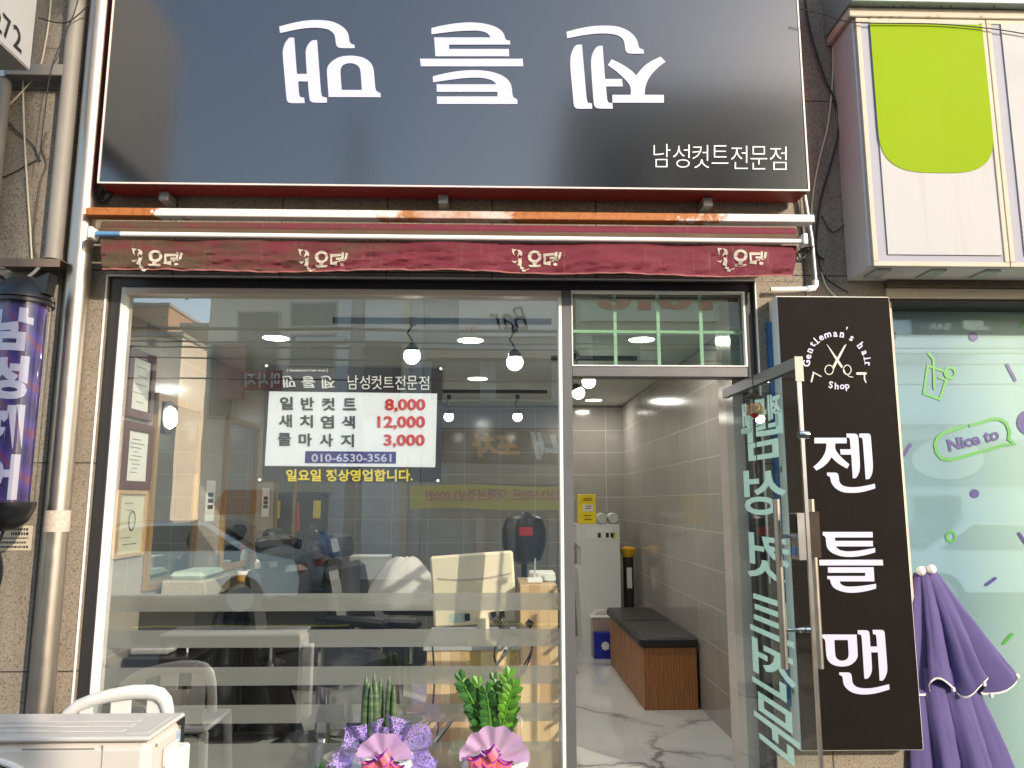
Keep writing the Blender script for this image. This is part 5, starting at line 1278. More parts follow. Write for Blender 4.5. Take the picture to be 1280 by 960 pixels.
mirs = [(190, 249, 'first tall wood framed mirror on the left wall, nearest the window'), (281, 321, 'second tall wood framed mirror on the left wall'), (346, 371, 'third tall wood framed mirror on the left wall, nearest the back')]
for pa, pb, lb in mirs:
    y0, y1 = yon(pa), yon(pb); t = thing('wall_mirror', (XI + .01, (y0 + y1) / 2, zm0), lb, 'mirror', 'wood framed mirrors on the left wall'); fw = .045; z1 = 2.28
    MB().box(XI + .001, XI + .012, y0 + fw, y1 - fw, zm0 + fw, z1 - fw).build('mirror_glass', M['mirror'], t)
    mb = MB(); mb.box(XI + .001, XI + .03, y0, y0 + fw, zm0, z1, b=.003); mb.box(XI + .001, XI + .03, y1 - fw, y1, zm0, z1, b=.003); mb.box(XI + .001, XI + .029, y0 + fw, y1 - fw, zm0, zm0 + fw); mb.box(XI + .001, XI + .029, y0 + fw, y1 - fw, z1 - fw, z1)
    mb.build('frame', m_gw, t)
zsh = 1.0
wsh = thing('wall_shelf', (XI + .2, 2.6, zsh), 'dark wooden work shelf running under the mirrors on the left wall', 'shelf')
ysh0, ysh1 = yon(188), 4.7
MB().box(XI + .001, XI + .36, ysh0, ysh1, zsh - .04, zsh, b=.003).build('shelf_board', wood('dark_wood', (.05, .03, .018), (.09, .055, .03)), wsh)
MB().box(XI + .001, XI + .33, ysh0 + .02, ysh1 - .02, zsh - .24, zsh - .0405, b=.003).build('drawer_front', mat('dark_grey_laminate', (.06, .06, .055), .4), wsh)
# small notices on the tiles between the mirrors
for (px0, px1, py0, py1, lb) in ((258, 269, 600, 652, 'white paper notice taped between the first two mirrors'), (328, 337, 610, 646, 'white paper notice taped between the second and third mirror')):
    a, b = atx(px0, 620, XI + .004), atx(px1, 620, XI + .004); z1, z0 = atx(px0, py0, XI + .004).z, atx(px0, py1, XI + .004).z
    t = thing('paper_notice', (XI + .002, (a.y + b.y) / 2, z0), lb, 'notice'); MB().box(XI + .001, XI + .003, a.y, b.y, z0, z1).build('sheet', M['paper'], t)
    mb = MB()
    for k in range(3): zz = mm(z0, z1, .35 + .15 * k); mb.box(XI + .0032, XI + .0042, mm(a.y, b.y, .2), mm(a.y, b.y, .8), zz - .015, zz + .015)
    mb.build('print_lines', M['ink'], t)
# bottles on the shelf
def spray(y, x, label, body, head, s_=1.0):
    t = thing('spray_bottle', (x, y, zsh), label, 'spray bottle')
    z = zsh + .001
    MB().lathe([(.032 * s_, 0), (.035 * s_, .01), (.035 * s_, .10 * s_), (.02 * s_, .14 * s_), (.013 * s_, .155 * s_)], (x, y, z), 16).build('body', body, t, smooth=True)
    mb = MB(); zz = z + .155 * s_
    mb.box(x - .015, x + .05, y - .012, y + .012, zz, zz + .035 * s_, b=.005); mb.tube([(x + .03, y, zz), (x + .035, y, zz - .03), (x + .02, y, zz - .06)], [.008, .007, .004], 8)
    mb.build('trigger_head', head, t)
spray(yon(297, 700), XI + .2, 'white spray bottle with a red trigger at the first gap of mirrors', M['white'], M['red'])
spray(yon(332, 700), XI + .2, 'white spray bottle with a red trigger between second and third mirror', M['white'], M['red'], 1.05)
spray(yon(349, 690), XI + .22, 'tall navy pump bottle on the shelf before the third mirror', M['navy'], M['black'], 1.7)
spray(yon(361, 690), XI + .24, 'tall navy bottle with a red head nearest the back wall', M['navy'], M['red'], 1.6)
def tub(px, label, m, r_, h_):
    y = yon(px, 715); t = thing('product_tub', (XI + .22, y, zsh), label, 'tub')
    MB().lathe([(r_ * .9, .001), (r_, .01), (r_, h_ - .02)], (XI + .22, y, zsh), 16).build('jar', m, t, smooth=True); MB().lathe([(r_ * 1.04, h_ - .019), (r_ * 1.04, h_), (r_ * .8, h_ + .004)], (XI + .22, y, zsh), 16).build('lid', M['white'], t, smooth=True)
tub(270, 'small amber tub on the shelf beside the first mirror', mat('amber_plastic', (.45, .25, .06), .3), .04, .07); tub(283, 'low pink tub on the shelf under the second mirror', mat('pink_plastic', (.6, .28, .25), .4), .045, .06); tub(313, 'white tub on the shelf under the second mirror', M['white'], .04, .09)
t = thing('towel_basket', (XI + .2, yon(205, 715), zsh), 'woven beige basket on the shelf under the first mirror', 'basket')
yy = yon(212, 715); MB().box(XI + .06, XI + .34, yy - .22, yy + .24, zsh + .001, zsh + .11, b=.01).build('woven_body', mat('beige_wicker', (.42, .36, .27), .8, 0, .45, vs=70, bs=.4, bscale=80), t)
MB().box(XI + .09, XI + .31, yy - .19, yy + .21, zsh + .1105, zsh + .16, b=.03).build('folded_towel', mat('pale_green_towel', (.45, .55, .45), .9), t)
# black dryer holder on the back wall
q0, q1 = at(371, 640, 4.79), at(410, 640, 4.79); z1, z0 = at(390, 619, 4.79).z, at(390, 667, 4.79).z
t = thing('tool_holder', ((q0.x + q1.x) / 2, 4.72, z0), 'black wall box holding red and yellow tools on the back wall', 'tool holder')
MB().box(q0.x, q1.x, 4.62, 4.799, z0, z1, b=.006).build('box', M['black_matte'], t)
MB().box(q0.x - .03, q1.x + .03, 4.60, 4.799, z1 + .001, z1 + .03, b=.004).build('lid', M['black'], t)
MB().tube([(q0.x + .06, 4.59, z0 + .03), (q0.x + .06, 4.59, z0 + .34)], [.035, .012], 10).build('red_tool', M['red'], t, smooth=True)
MB().box(q0.x + .22, q0.x + .30, 4.605, 4.619, z0 + .17, z0 + .36, b=.003).build('yellow_tag', M['yellow'], t)
# wall clock like speaker and television
q = atx(212, 522, XI + .03); t = thing('round_wall_light', q, 'round white light in a dark ring high on the left wall', 'wall light')
MB().lathe([(.11, -.0), (.11, .03)], (XI + .002, q.y, q.z), 24, axis='X').build('ring', M['black'], t, smooth=True); MB().lathe([(.075, .031), (.06, .055), (.02, .065)], (XI + .002, q.y, q.z), 20, axis='X').build('lens', M['bulb'], t, smooth=True)
q0, q1 = at(440, 520, 4.79), at(500, 520, 4.79)
# barber chairs
def barber_chair(pos_, rot, label):
    t = thing('barber_chair', (0, 0, FZ), label, 'barber chair', 'black barber chairs along the mirrors')
    z = FZ
    MB().lathe([(.32, .001), (.32, .02), (.12, .05), (.06, .06)], (0, 0, z), 32).build('base', M['chrome'], t, smooth=True)
    MB().tube([(0, 0, z + .05), (0, 0, z + .40)], .045, 16).build('pedestal', M['chrome'], t, smooth=True)
    MB().box(-.27, .27, -.28, .26, z + .41, z + .54, b=.04).build('seat', M['leather'], t)
    Mb_ = Matrix.Translation(Vector((0, .25, z + .50))) @ Matrix.Rotation(R(-14), 4, 'X')
    MB().box(-.26, .26, -.03, .10, 0, .56, M=Mb_, b=.045).build('backrest', M['leather'], t)
    MB().box(-.15, .15, -.02, .08, .60, .76, M=Mb_, b=.035).build('headrest', M['leather'], t)
    for sx in (-1, 1):
        a = MB().box(sx * .275 - .045, sx * .275 + .045, -.26, .22, z + .66, z + .72, b=.02).build('armrest', M['leather'], t)
        MB().tube([(sx * .28, -.2, z + .45), (sx * .285, -.2, z + .66)], .018, 8).tube([(sx * .28, .16, z + .45), (sx * .285, .16, z + .66)], .018, 8).build('arm_support', M['chrome'], a, smooth=True)
    MB().box(-.2, .2, -.62, -.40, z + .14, z + .17, b=.01).build('footrest', M['chrome'], t)
    return t
bc0 = barber_chair(None, 0, 'black barber chair in the middle of the shop, seen left of the counter'); bc0.location = (-.62, 1.45, FZ); bc0.rotation_euler.z = R(75)
for (x, y, rz, lb) in ((-1.0, .98, 62, 'black barber chair standing closest to the striped window pane'), (-1.35, 2.6, 85, 'black barber chair turned to the second mirror'), (-1.3, 3.8, 95, 'black barber chair nearest the back wall')):
    c = copy_tree(bc0); c.location = (x, y, FZ); c.rotation_euler.z = R(rz); c['label'] = lb
# cutting cape thrown over a chair
m, nt, p = newmat('grey_mesh_cape'); p.inputs['Base Color'].default_value = (.45, .44, .42, 1); p.inputs['Roughness'].default_value = .6; M['cape'] = m
c = Vector((-.62, 1.75, 0))
def cape(u, v_):
    a = R(200) * u - R(10); r = .06 + .26 * v_
    return Vector((c.x + math.cos(a) * r * .9, c.y + .02 + math.sin(a) * -r * .8, FZ + 1.06 - .30 * v_ ** 1.6 + .015 * math.sin(a * 7) * v_ + .01 * noise.noise(Vector((u * 9, v_ * 6, 0)))))
tag(MB().grid(40, 12, cape).build('cutting_cape', M['cape'], smooth=True), 'crumpled pale grey cutting cape thrown over the middle barber chair', 'cape')
# side table with a facial steamer near the window
yt = .75; tx0, tx1 = at(128, 826, yt).x - .1, at(240, 826, yt).x; ztb = at(190, 823, yt).z
t = thing('side_table', ((tx0 + tx1) / 2, yt, FZ), 'low black side table just behind the striped glass at the left', 'table')
tx0 = max(tx0, XI + .02)
MB().box(tx0, tx1, yt - .02, yt + .42, ztb - .05, ztb, b=.006).build('tabletop', M['black'], t)
for x in (tx0 + .04, tx1 - .04):
    for y in (yt + .02, yt + .38): MB().tube([(x, y, FZ), (x, y, ztb - .05)], .014, 8).build('leg', M['black'], t, smooth=True)
px0, px1 = at(158, 818, yt + .1).x, at(215, 818, yt + .1).x
t = thing('control_device', ((px0 + px1) / 2, yt + .1, ztb), 'flat white device with a round dial and cable on the black side table', 'device')
TLm = Matrix.Translation(Vector(((px0 + px1) / 2, yt + .16, ztb + .002)))
MB().box(-.11, .11, -.07, .07, 0, .035, M=TLm, b=.008).build('case', M['white'], t)
MB().lathe([(.024, .0355), (.02, .05), (.005, .052)], TLm @ Vector((-.03, -.02, 0)), 16).build('dial', M['cream_alu'], t, smooth=True)
mb = MB(); mb.box(.02, .09, -.05, -.01, .0355, .037, M=TLm); mb.build('display', M['ink'], t)
MB().tube([TLm @ Vector((.11, 0, .02)), TLm @ Vector((.15, 0, .06)), TLm @ Vector((.19, .02, .02)), TLm @ Vector((.19, .02, -.2))], .006, 8).build('cord', M['white'], t, smooth=True)
# dark apron hanging behind the stripes
q = at(300, 850, 1.2)
mb = MB(); mb.grid(30, 16, lambda u, v_: Vector((q.x + (u - .5) * mm(.3, .85, v_), 1.2 + .05 * math.sin(u * 15) * (.3 + v_), mm(at(300, 765, 1.2).z, at(300, 930, 1.2).z, v_))))
tp_ = thing('draped_cape', (q.x, 1.2, FZ), 'dark navy cape draped over a slim stand behind the striped glass', 'cape')
mb.build('cloth', mat('dark_navy_nylon', (.022, .024, .03), .35, 0, .3), tp_, smooth=True)
MB().tube([(q.x, 1.22, FZ), (q.x, 1.22, at(300, 760, 1.2).z)], .015, 10).build('stand', M['black'], tp_, smooth=True)
MB().lathe([(.2, .001), (.2, .015), (.03, .03)], (q.x, 1.22, FZ), 20).build('base', M['black'], tp_, smooth=True)
# white box on a low trolley towards the back
q = at(470, 712, 3.2)
t = thing('storage_trolley', (q.x, 3.2, FZ), 'grey trolley against the back of the shop carrying a white box', 'trolley')
MB().box(q.x - .3, q.x + .3, 3.05, 3.45, FZ + .08, q.z - .08, b=.01).build('body', mat('grey_laminate', (.28, .28, .26), .5), t)
for sx in (-1, 1): MB().ball((q.x + sx * .25, 3.1, FZ + .04), .038, 12).build('castor', M['black'], t, smooth=True)
t = thing('white_box', (q.x, 3.2, q.z - .079), 'plain white cardboard box standing on the grey trolley', 'box')
MB().box(q.x - .22, q.x + .12, 3.1, 3.35, q.z - .079, q.z + .10, b=.004).build('carton', M['white'], t)
MB().box(q.x - .222, q.x + .122, 3.098, 3.352, q.z + .101, q.z + .125, b=.003).build('lid', M['paper'], t)

# ------------------------------------------------------------------ price poster hanging behind the glass
Yq = .0615
po = thing('price_poster', at(440, 600, Yq), 'dark framed price poster on the window with white panel, red prices and phone number', 'poster')
def zq(x, y): return 320 + x * .1875, 445 + y * .1875
def quad(mb, L, Y, inset=0): return mb.add([at(*zq(*a), Y) for a in L], [(0, 1, 2, 3)])
m, nt, p = newmat('clear_film'); nt.nodes.remove(p); t_ = nd(nt, 'ShaderNodeBsdfTransparent'); t_.inputs[0].default_value = (.8, .8, .78, 1); g_ = nd(nt, 'ShaderNodeBsdfGlossy', Roughness=.1); mx = nd(nt, 'ShaderNodeMixShader', Fac=.06)
nt.links.new(t_.outputs[0], mx.inputs[1]); nt.links.new(g_.outputs[0], mx.inputs[2]); nt.links.new(mx.outputs[0], nt.nodes['Material Output'].inputs['Surface']); M['film'] = m
quad(MB(), [(42, 50), (1262, 68), (1245, 850), (12, 850)], Yq).build('clear_border', M['film'], po)
quad(MB(), [(66, 62), (1245, 80), (1232, 838), (36, 838)], Yq - .002).build('dark_sheet', mat('dark_poster_print', (.035, .028, .026), .35, 0, .1), po)
quad(MB(), [(88, 236), (1208, 250), (1195, 742), (58, 732)], Yq - .004).build('white_panel', mat('white_poster_print', (.82, .83, .86), .4, 0, .03), po)
quad(MB(), [(330, 634), (934, 638), (933, 717), (325, 714)], Yq - .006).build('phone_band', M['purple_print'], po)
def zt(mb, sx, x0, y0, x1, y1, Y, bold): a, b = zq(x0, y0), zq(x1, y1); tbox(mb, sx, a[0], a[1], b[0], b[1], Y, bold)
YT = Yq - .008
m_mi = mat('dark_grey_ink', (.05, .045, .045), .6)
for j, (rw, y, sh) in enumerate((('일반컷트', 272, 0), ('새치염색', 390, -8), ('쿨마사지', 512, -14))):
    for i, ch in enumerate(rw):
        x0 = 160 + i * 138 + sh + (i * 2); mb = MB(); zt(mb, ch, x0, y + i * 3, x0 + 88, y + i * 3 + (86 if ch != '트' else 80), YT, .028); mb.build('menu_letter', m_mi, po)
mb = MB(); zt(mb, '8,000', 860, 285, 1130, 375, YT, .03); zt(mb, '12,000', 810, 400, 1128, 492, YT, .03); zt(mb, '3,000', 852, 522, 1126, 612, YT, .03)
mb.build('price_lettering', mat('red_ink', (.62, .035, .03), .5), po)
mb = MB(); zt(mb, '010-6530-3561', 370, 652, 903, 706, YT, .02); mb.build('phone_lettering', M['letter'], po)
mb = MB(); zt(mb, '일요일 정상영업합니다.', 200, 755, 1045, 836, YT, .03); mb.build('opening_lettering', M['yellow'], po)
mb = MB()
for i, ch in enumerate('남성컷트전문점'):
    x0 = 612 + i * 79; zt(mb, ch, x0, 128 + i * .8 + (10 if ch == '트' else 0), x0 + 68, 222 + i * .5 - (14 if ch == '트' else 0), YT, .004)
mb.build('subtitle_lettering', M['white'], po)
mb = MB()
for k, (a, b, c_, d_) in (('maen', (176, 132, 266, 210)), ('teul', (302, 134, 396, 212)), ('je', (434, 132, 524, 216))):
    V, F = GL[k]; f2 = lambda x, y: at(*zq(x, y), YT)
    mb.flat(V, F, fit(V, f2(c_, d_), f2(a, d_), f2(c_, b), f2(a, b)))
mb.build('title_lettering', M['white'], po)
mb = MB(); zt(mb, "[ Gentleman's hair shop ]", 205, 86, 478, 108, YT, .02); mb.build('small_lettering', M['white'], po)
for x, y in ((74, 68), (1232, 88), (28, 826), (1212, 832)):
    q = at(*zq(x, y), Yq)
    MB().lathe([(.012, -.004), (.0215, .0), (.018, .006), (.008, .012)], q, 18, axis='Y').build('suction_cup', M['acrylic'], po, smooth=True)
    MB().lathe([(.008, .0125), (.006, .016)], q, 12, axis='Y').build('cup_pin', M['white'], po, smooth=True)
# ================================================================== the other side of the street (it shows in the glass)
def bmat(name, col, v_=.12): return mat(name, col, .8, 0, v_, vs=2)
M['pane_dark'] = mat('dark_window_pane', (.05, .06, .065), .1, 0, .2)
def sbox(t, name, m, pa, pb, d, dep=.12, z0=None):
    """box on a far facade: picture corners (px, py) as mirrored in the window"""
    a, b = vr(pa[0], pa[1], d), vr(pb[0], pb[1], d)
    return MB().box(a.x, b.x, -d - dep, -d + .0, min(a.z, b.z) if z0 is None else z0, max(a.z, b.z)).build(name, m, t)
def building(px0, px1, pytop, d, wallm, label, wins=(), depth=6, winm=None):
    a, b = vr(px0, pytop, d), vr(px1, pytop, d)
    t = thing('street_building', ((a.x + b.x) / 2, -d - depth / 2, -.12), label, 'building')
    MB().box(a.x, b.x, -d - depth, -d, -.12, a.z).build('wall', wallm, t)
    MB().box(a.x - .1, b.x + .1, -d - depth - .1, -d + .15, a.z + .002, a.z + .18).build('roof', bmat('roof_edge', (.35, .33, .31)), t)
    for (x0, y0, x1, y1) in wins:
        p, q = vr(x0, y0, d), vr(x1, y1, d); w_ = .05
        f = MB().box(p.x - w_, q.x + w_, -d + .002, -d + .06, min(p.z, q.z) - w_, max(p.z, q.z) + w_).build('window', bmat('window_trim', (.5, .48, .45)), t)
        MB().box(p.x, q.x, -d + .0605, -d + .075, min(p.z, q.z), max(p.z, q.z)).build('pane', winm or M['pane_dark'], f)
    return t
building(152, 212, 382, 42, bmat('orange_brick', (.46, .24, .13)), 'tall orange brick apartment house far down the opposite side', ((158, 402, 163, 412), (185, 402, 190, 412), (205, 395, 208, 400)), 10)
building(162, 228, 420, 30, bmat('cream_render', (.88, .76, .60)), 'cream rendered apartment house with small dark windows across the street', ((187, 424, 195, 432), (186, 445, 196, 455), (184, 465, 195, 475), (183, 490, 195, 500)), 8)
building(228, 262, 408, 34, bmat('brown_tiled_wall', (.40, .27, .2)), 'brown house with a low roof between the cream and the beige blocks', ((235, 430, 243, 445),), 8)
bC = building(264, 424, 366, 13, bmat('beige_panels', (.88, .76, .60)), 'beige panelled house across the street with tall windows', ((268, 430, 290, 520), (300, 392, 345, 470), (366, 420, 418, 455), (366, 380, 420, 408)), 6)
bD = building(424, 530, 366, 12.5, bmat('grey_render', (.70, .72, .72)), 'grey rendered house across the street with a pale stair strip', ((440, 430, 500, 520),), 6)
MB().box(vr(506, 370, 12.5).x, vr(514, 370, 12.5).x, -12.49, -12.4, 0, vr(506, 366, 12.5).z).build('stair_strip', bmat('cream_strip', (.75, .65, .48)), bD)
bE = building(531, 712, 366, 12, bmat('slate_wall', (.42, .44, .44)), 'grey pub building across the street with a white fascia', ((540, 440, 600, 500), (620, 440, 690, 500)), 6)
sbox(bE, 'fascia', bmat('white_fascia', (.86, .80, .72)), (573, 374), (702, 420), 11.9, .1)
mb = MB(); tt = text2d('Bar', .0, .3)
p00, p10, p01, p11 = [vr(x, y, 11.88) for x, y in ((660, 412), (612, 412), (660, 384), (612, 384))]
mb.flat(*tt, fit(tt[0], p10 if False else vr(660, 412, 11.88), vr(612, 412, 11.88), vr(660, 384, 11.88), vr(612, 384, 11.88))); mb.build('fascia_lettering', M['ink'], bE)
mb = MB(); tt = text2d('21', .03); mb.flat(*tt, fit(tt[0], vr(594, 416, 11.88), vr(581, 416, 11.88), vr(594, 408, 11.88), vr(581, 408, 11.88))); mb.build('number_lettering', M['red'], bE)
sbox(bE, 'eaves', bmat('wood_eaves', (.45, .36, .28)), (532, 437), (712, 447), 11.7, .4)
sbox(bE, 'name_board', bmat('dark_name_board', (.05, .045, .04)), (552, 535), (712, 578), 11.85, .1)
mb = MB(); tt = text2d('포차', .05, .2); mb.flat(*tt, fit(tt[0], vr(650, 572, 11.83), vr(590, 572, 11.83), vr(650, 542, 11.83), vr(590, 542, 11.83))); mb.build('board_lettering', mat('orange_paint', (.75, .34, .03), .5), bE)
mb = MB(); tt = text2d('내', .04, .2); mb.flat(*tt, fit(tt[0], vr(700, 574, 11.83), vr(662, 574, 11.83), vr(700, 540, 11.83), vr(662, 540, 11.83))); mb.build('board_lettering', M['white'], bE)
for px in (600, 640, 690): sbox(bE, 'door_post', bmat('pale_post', (.62, .5, .42)), (px - 5, 640), (px + 5, 735), 11.8, .1)
sbox(bE, 'awning_board', bmat('plank_board', (.42, .35, .28)), (568, 580), (712, 605), 11.8, .1)
# yellow banner
a, b = vr(512, 607, 11.4), vr(716, 636, 11.4)
yb = thing('street_banner', ((a.x + b.x) / 2, -11.4, b.z), 'yellow cloth banner with pink lettering across the street', 'banner')
mb = MB(); mb.grid(40, 4, lambda u, v_: Vector((mm(a.x, b.x, u), -11.4 + .04 * math.sin(u * 18), mm(a.z, b.z, v_) + .03 * math.sin(u * 6)))); mb.build('cloth', mat('yellow_cloth', (.85, .72, .08), .7, 0, .06), yb, smooth=True)
for sx, xa, xb in (('대패삼겹살3.000원', 632, 532), ('대패삼겹살3.500원', 742, 642)):
    tt = text2d(sx, .02); MB().flat(*tt, fit(tt[0], vr(xa, 625, 11.3), vr(xb, 625, 11.3), vr(xa, 611, 11.3), vr(xb, 611, 11.3))).build('lettering', mat('pink_print', (.70, .12, .22), .6), yb)
# brown tower opposite the door, low shops opposite the neighbour
bF = building(716, 1040, 140, 12, bmat('brown_stone', (.58, .50, .42)), 'tall brown stone building across the street opposite the glass door', ((740, 420, 800, 500), (820, 420, 880, 500), (900, 420, 980, 500), (740, 200, 800, 300), (850, 200, 930, 300)), 6)
sbox(bF, 'fascia', bmat('cream_fascia', (.72, .70, .55)), (724, 379), (898, 402), 11.9, .1)
mb = MB(); tt = text2d('1010', .06); mb.flat(*tt, fit(tt[0], vr(890, 388, 11.88), vr(745, 388, 11.88), vr(890, 366, 11.88), vr(745, 366, 11.88))); mb.build('fascia_lettering', M['red'], bF)
bG = building(1046, 1420, 388, 12, bmat('pale_blue_wall', (.72, .78, .80)), 'low pale shop across the street with an oval sign', ((1150, 620, 1215, 700),), 5)
sbox(bG, 'fascia', bmat('blue_grey_fascia', (.13, .20, .25)), (1110, 548), (1420, 606), 11.9, .1)
L = ell(1195, 573, 46, 26, 30); mb = MB(); mb.add([vr(x, y, 11.87) for x, y in L], [list(range(30))]); mb.build('oval_sign', bmat('cream_oval', (.80, .78, .66)), bG)
mb = MB(); tt = text2d('BAR', .02); mb.flat(*tt, fit(tt[0], vr(1198, 408, 11.87), vr(1171, 408, 11.87), vr(1198, 400, 11.87), vr(1171, 400, 11.87)))
tt = text2d('JJ', .07); mb.flat(*tt, fit(tt[0], vr(1249, 409, 11.87), vr(1214, 409, 11.87), vr(1249, 389, 11.87), vr(1214, 389, 11.87))); mb.build('lettering', bmat('cream_letters', (.92, .84, .6)), bG)
sbox(bG, 'sign_board', bmat('grey_board', (.05, .06, .07)), (1150, 386), (1300, 414), 11.9, .06)
for py0, py1 in ((421, 440), (514, 528)): sbox(bG, 'white_awning', bmat('white_ribbed_awning', (.80, .78, .74)), (1115, py0), (1235, py1), 11.3, .6)
# massage sign, terracotta awning, hanging signs on the beige house
def far_sign(px0, py0, px1, py1, d, m, txt, tm, label, vert=False):
    a, b = vr(px0, py0, d), vr(px1, py1, d)
    t = thing('street_sign', ((a.x + b.x) / 2, -d, b.z), label, 'sign')
    MB().box(a.x, b.x, -d - .12, -d, b.z, a.z).build('board', m, t)
    if txt:
        mb = MB(); n = len(txt)
        for i, ch in enumerate(txt):
            tt = text2d(ch, .02)
            if vert: y0 = mm(py0, py1, (i + .08) / n); y1 = mm(py0, py1, (i + .92) / n); x0, x1 = px0 + 3, px1 - 3
            else: y0, y1 = py0 + 3, py1 - 3; x1 = mm(px1, px0, (i + .05) / n); x0 = mm(px1, px0, (i + .95) / n)
            mb.flat(*tt, fit(tt[0], vr(x1, y1, d - .02), vr(x0, y1, d - .02), vr(x1, y0, d - .02), vr(x0, y0, d - .02)))
        mb.build('lettering', tm, t)
    return t
far_sign(305, 462, 350, 488, 12.4, bmat('dull_red_board', (.30, .03, .03)), '마사지', M['white'], 'red sign board with white lettering across the street')
far_sign(277, 430, 303, 500, 12.6, bmat('faded_pink_board', (.42, .16, .17)), '', None, 'faded pink vertical sign on the beige house across the street')
a, b = vr(272, 632, 12.5), vr(332, 612, 12.5)
tag(MB().prism([(0, 0), (1.1, -.45), (1.1, -.5), (0, -.06)], lambda u, v_, d: Vector((mm(a.x, b.x, d), -12.9 + u, b.z + v_)), 0, 1).build('shop_awning', bmat('terracotta_cloth', (.48, .17, .08))), 'terracotta shop awning on the beige house across the street', 'awning')
# utility pole with lamp arm, power lines
px = vr(445, 500, 9.6).x
up_ = thing('utility_pole', (px, -9.6, 0), 'grey concrete utility pole on the opposite pavement carrying the power lines', 'utility pole')
MB().tube([(px, -9.6, 0), (px, -9.6, 8.5)], [.16, .10], 16).build('shaft', bmat('concrete_pole', (.36, .35, .33)), up_, smooth=True)
MB().box(px - .9, px + .9, -9.66, -9.54, 5.3, 5.42).build('cross_arm', M['galv'], up_)
MB().box(px - 1.1, px - .2, -9.7, -9.5, 4.4, 4.5, b=.01).build('lamp_arm', M['galv'], up_)
for k, (py, d) in enumerate(((411, 9.5), (427, 9.3), (434, 9.55), (448, 9.4), (474, 9.2))):
    a, b = vr(100, py, d), vr(720, py + 3, d)
    tag(MB().tube([Vector((mm(-24, 26, t / 20), -d, mm(a.z, b.z, .5) - .25 * (1 - ((t - 10) / 10) ** 2) + .25)) for t in range(21)], .016 if k else .03, 6).build('power_line', M['cable_black'], smooth=True), 'black power line strung along the opposite side of the street', 'power line', 'power lines across the street')
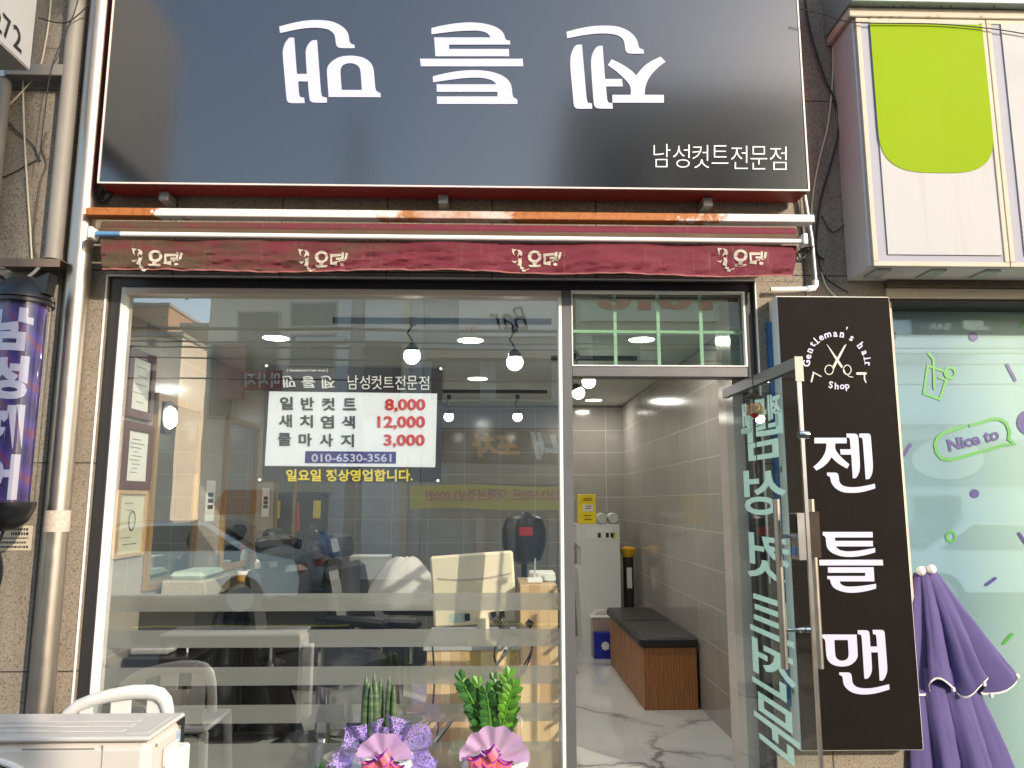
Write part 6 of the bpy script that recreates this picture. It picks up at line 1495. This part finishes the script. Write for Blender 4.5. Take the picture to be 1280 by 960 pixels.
# parked cars and a scooter
def car(x, y, rz, body, label):
    t = thing('parked_car', (x, y, -.125), label, 'car', 'cars parked across the street')
    T = Matrix.Translation(Vector((x, y, -.125))) @ Matrix.Rotation(rz, 4, 'Z')
    prof = [(-2.2, .35), (-2.22, .62), (-2.05, .86), (-1.3, .95), (-.55, 1.42), (.75, 1.45), (1.55, 1.0), (2.1, .9), (2.2, .6), (2.18, .35)]
    sect = []
    NW = 9; mb = MB()
    def pt(i, k):
        u, z = prof[i]; v_ = -1 + 2 * k / (NW - 1); hw = .86 - (.17 if z > 1.2 else .03 if z > .8 else 0)
        return T @ Vector((u, v_ * hw, z - .04 * v_ * v_ * (1 if z > .8 else 0)))
    mb.add([pt(i, k) for i in range(len(prof)) for k in range(NW)], [(i * NW + k, i * NW + k + 1, (i + 1) * NW + k + 1, (i + 1) * NW + k) for i in range(len(prof) - 1) for k in range(NW - 1)])
    n = len(prof); mb.add([pt(i, 0) for i in range(n)], [list(range(n))]); mb.add([pt(i, NW - 1) for i in range(n)], [list(range(n))[::-1]])
    mb.build('body', body, t, smooth=True)
    mb = MB()
    for s_ in (-1, 1): mb.add([T @ Vector((u, s_ * yy, z)) for u, yy, z in ((-1.1, .862, .98), (-.5, .72, 1.34), (.68, .72, 1.37), (1.3, .862, 1.0))], [(0, 1, 2, 3)])
    mb.add([T @ Vector((u, yy, z)) for u, yy, z in ((-1.28, -.72, .985), (-1.28, .72, .985), (-.6, .60, 1.42), (-.6, -.60, 1.42))], [(0, 1, 2, 3)])
    mb.add([T @ Vector((u, yy, z)) for u, yy, z in ((1.56, -.72, 1.02), (1.56, .72, 1.02), (.82, .60, 1.45), (.82, -.60, 1.45))], [(0, 1, 2, 3)])
    mb.build('window', M['pane_dark'], t)
    for ux_ in (-1.35, 1.35):
        for s_ in (-1, 1):
            c = T @ Vector((ux_, s_ * .80, .32)); ax_ = (T.to_3x3() @ Vector((0, 1, 0)))
            w__ = MB().tube([c - ax_ * .1, c + ax_ * .1], .32, 22).build('wheel', M['black_matte'], t, smooth=True)
            MB().tube([c - ax_ * .104, c + ax_ * .104], .2, 16).build('rim', M['galv'], w__, smooth=True)
    for s_ in (-1, 1):
        MB().box(-2.235, -2.18, s_ * .62 - .16, s_ * .62 + .16, .62, .76, M=T, b=.02).build('headlight', M['white'], t)
        MB().box(2.15, 2.215, s_ * .62 - .15, s_ * .62 + .15, .66, .8, M=T, b=.02).build('tail_light', M['red'], t)
q = vr(225, 690, 8.9); car(q.x, -8.7, 0, mat('silver_paint', (.5, .5, .48), .25, .5, .03, coat=.5), 'silver saloon car parked across the street')
q = vr(1250, 720, 8.6); car(q.x, -8.5, R(180), mat('white_paint', (.8, .8, .79), .25, 0, .02, coat=.6), 'white saloon car parked across the street')
q = vr(378, 712, 11.3)
t = thing('scooter', (q.x, -11.3, 0), 'blue and white motor scooter parked across the street', 'scooter')
T = Matrix.Translation(Vector((q.x, -11.3, 0)))
def tpts(L): return [T @ Vector(a) for a in L]
for ux_ in (-.55, .6):
    wl = MB().tube(tpts([(ux_, -.06, .26), (ux_, .06, .26)]), .26, 22).build('wheel', M['black_matte'], t, smooth=True)
    MB().tube(tpts([(ux_, -.065, .26), (ux_, .065, .26)]), .14, 14).build('rim', M['galv'], wl, smooth=True)
m_sc = mat('pale_blue_paint', (.30, .38, .58), .3, 0, .06, coat=.4)
mb = MB(); mb.tube(tpts([(.62, 0, .55), (.48, 0, .7), (.38, 0, .95), (.34, 0, 1.0)]), [.10, .16, .13, .08], 12); mb.build('front_shield', m_sc, t, smooth=True)
mb = MB(); mb.tube(tpts([(.4, 0, .36), (.1, 0, .34), (-.1, 0, .38)]), [.13, .16, .15], 10); mb.build('footboard', M['white'], t, smooth=True)
mb = MB(); mb.tube(tpts([(-.05, 0, .5), (-.3, 0, .62), (-.6, 0, .66), (-.8, 0, .62)]), [.14, .2, .19, .08], 12); mb.build('rear_body', m_sc, t, smooth=True)
mb = MB(); mb.tube(tpts([(-.05, 0, .78), (-.35, 0, .82), (-.75, 0, .84)]), [.09, .13, .1], 12); mb.build('saddle', M['black'], t, smooth=True)
mb = MB(); mb.tube(tpts([(.32, -.32, 1.06), (.36, -.1, 1.03), (.36, .1, 1.03), (.32, .32, 1.06)]), .02, 8); mb.build('handlebar', M['chrome'], t, smooth=True)
mb = MB(); mb.ball(T @ Vector((.45, 0, .96)), .085, 14); mb.build('headlight', M['white'], t, smooth=True)
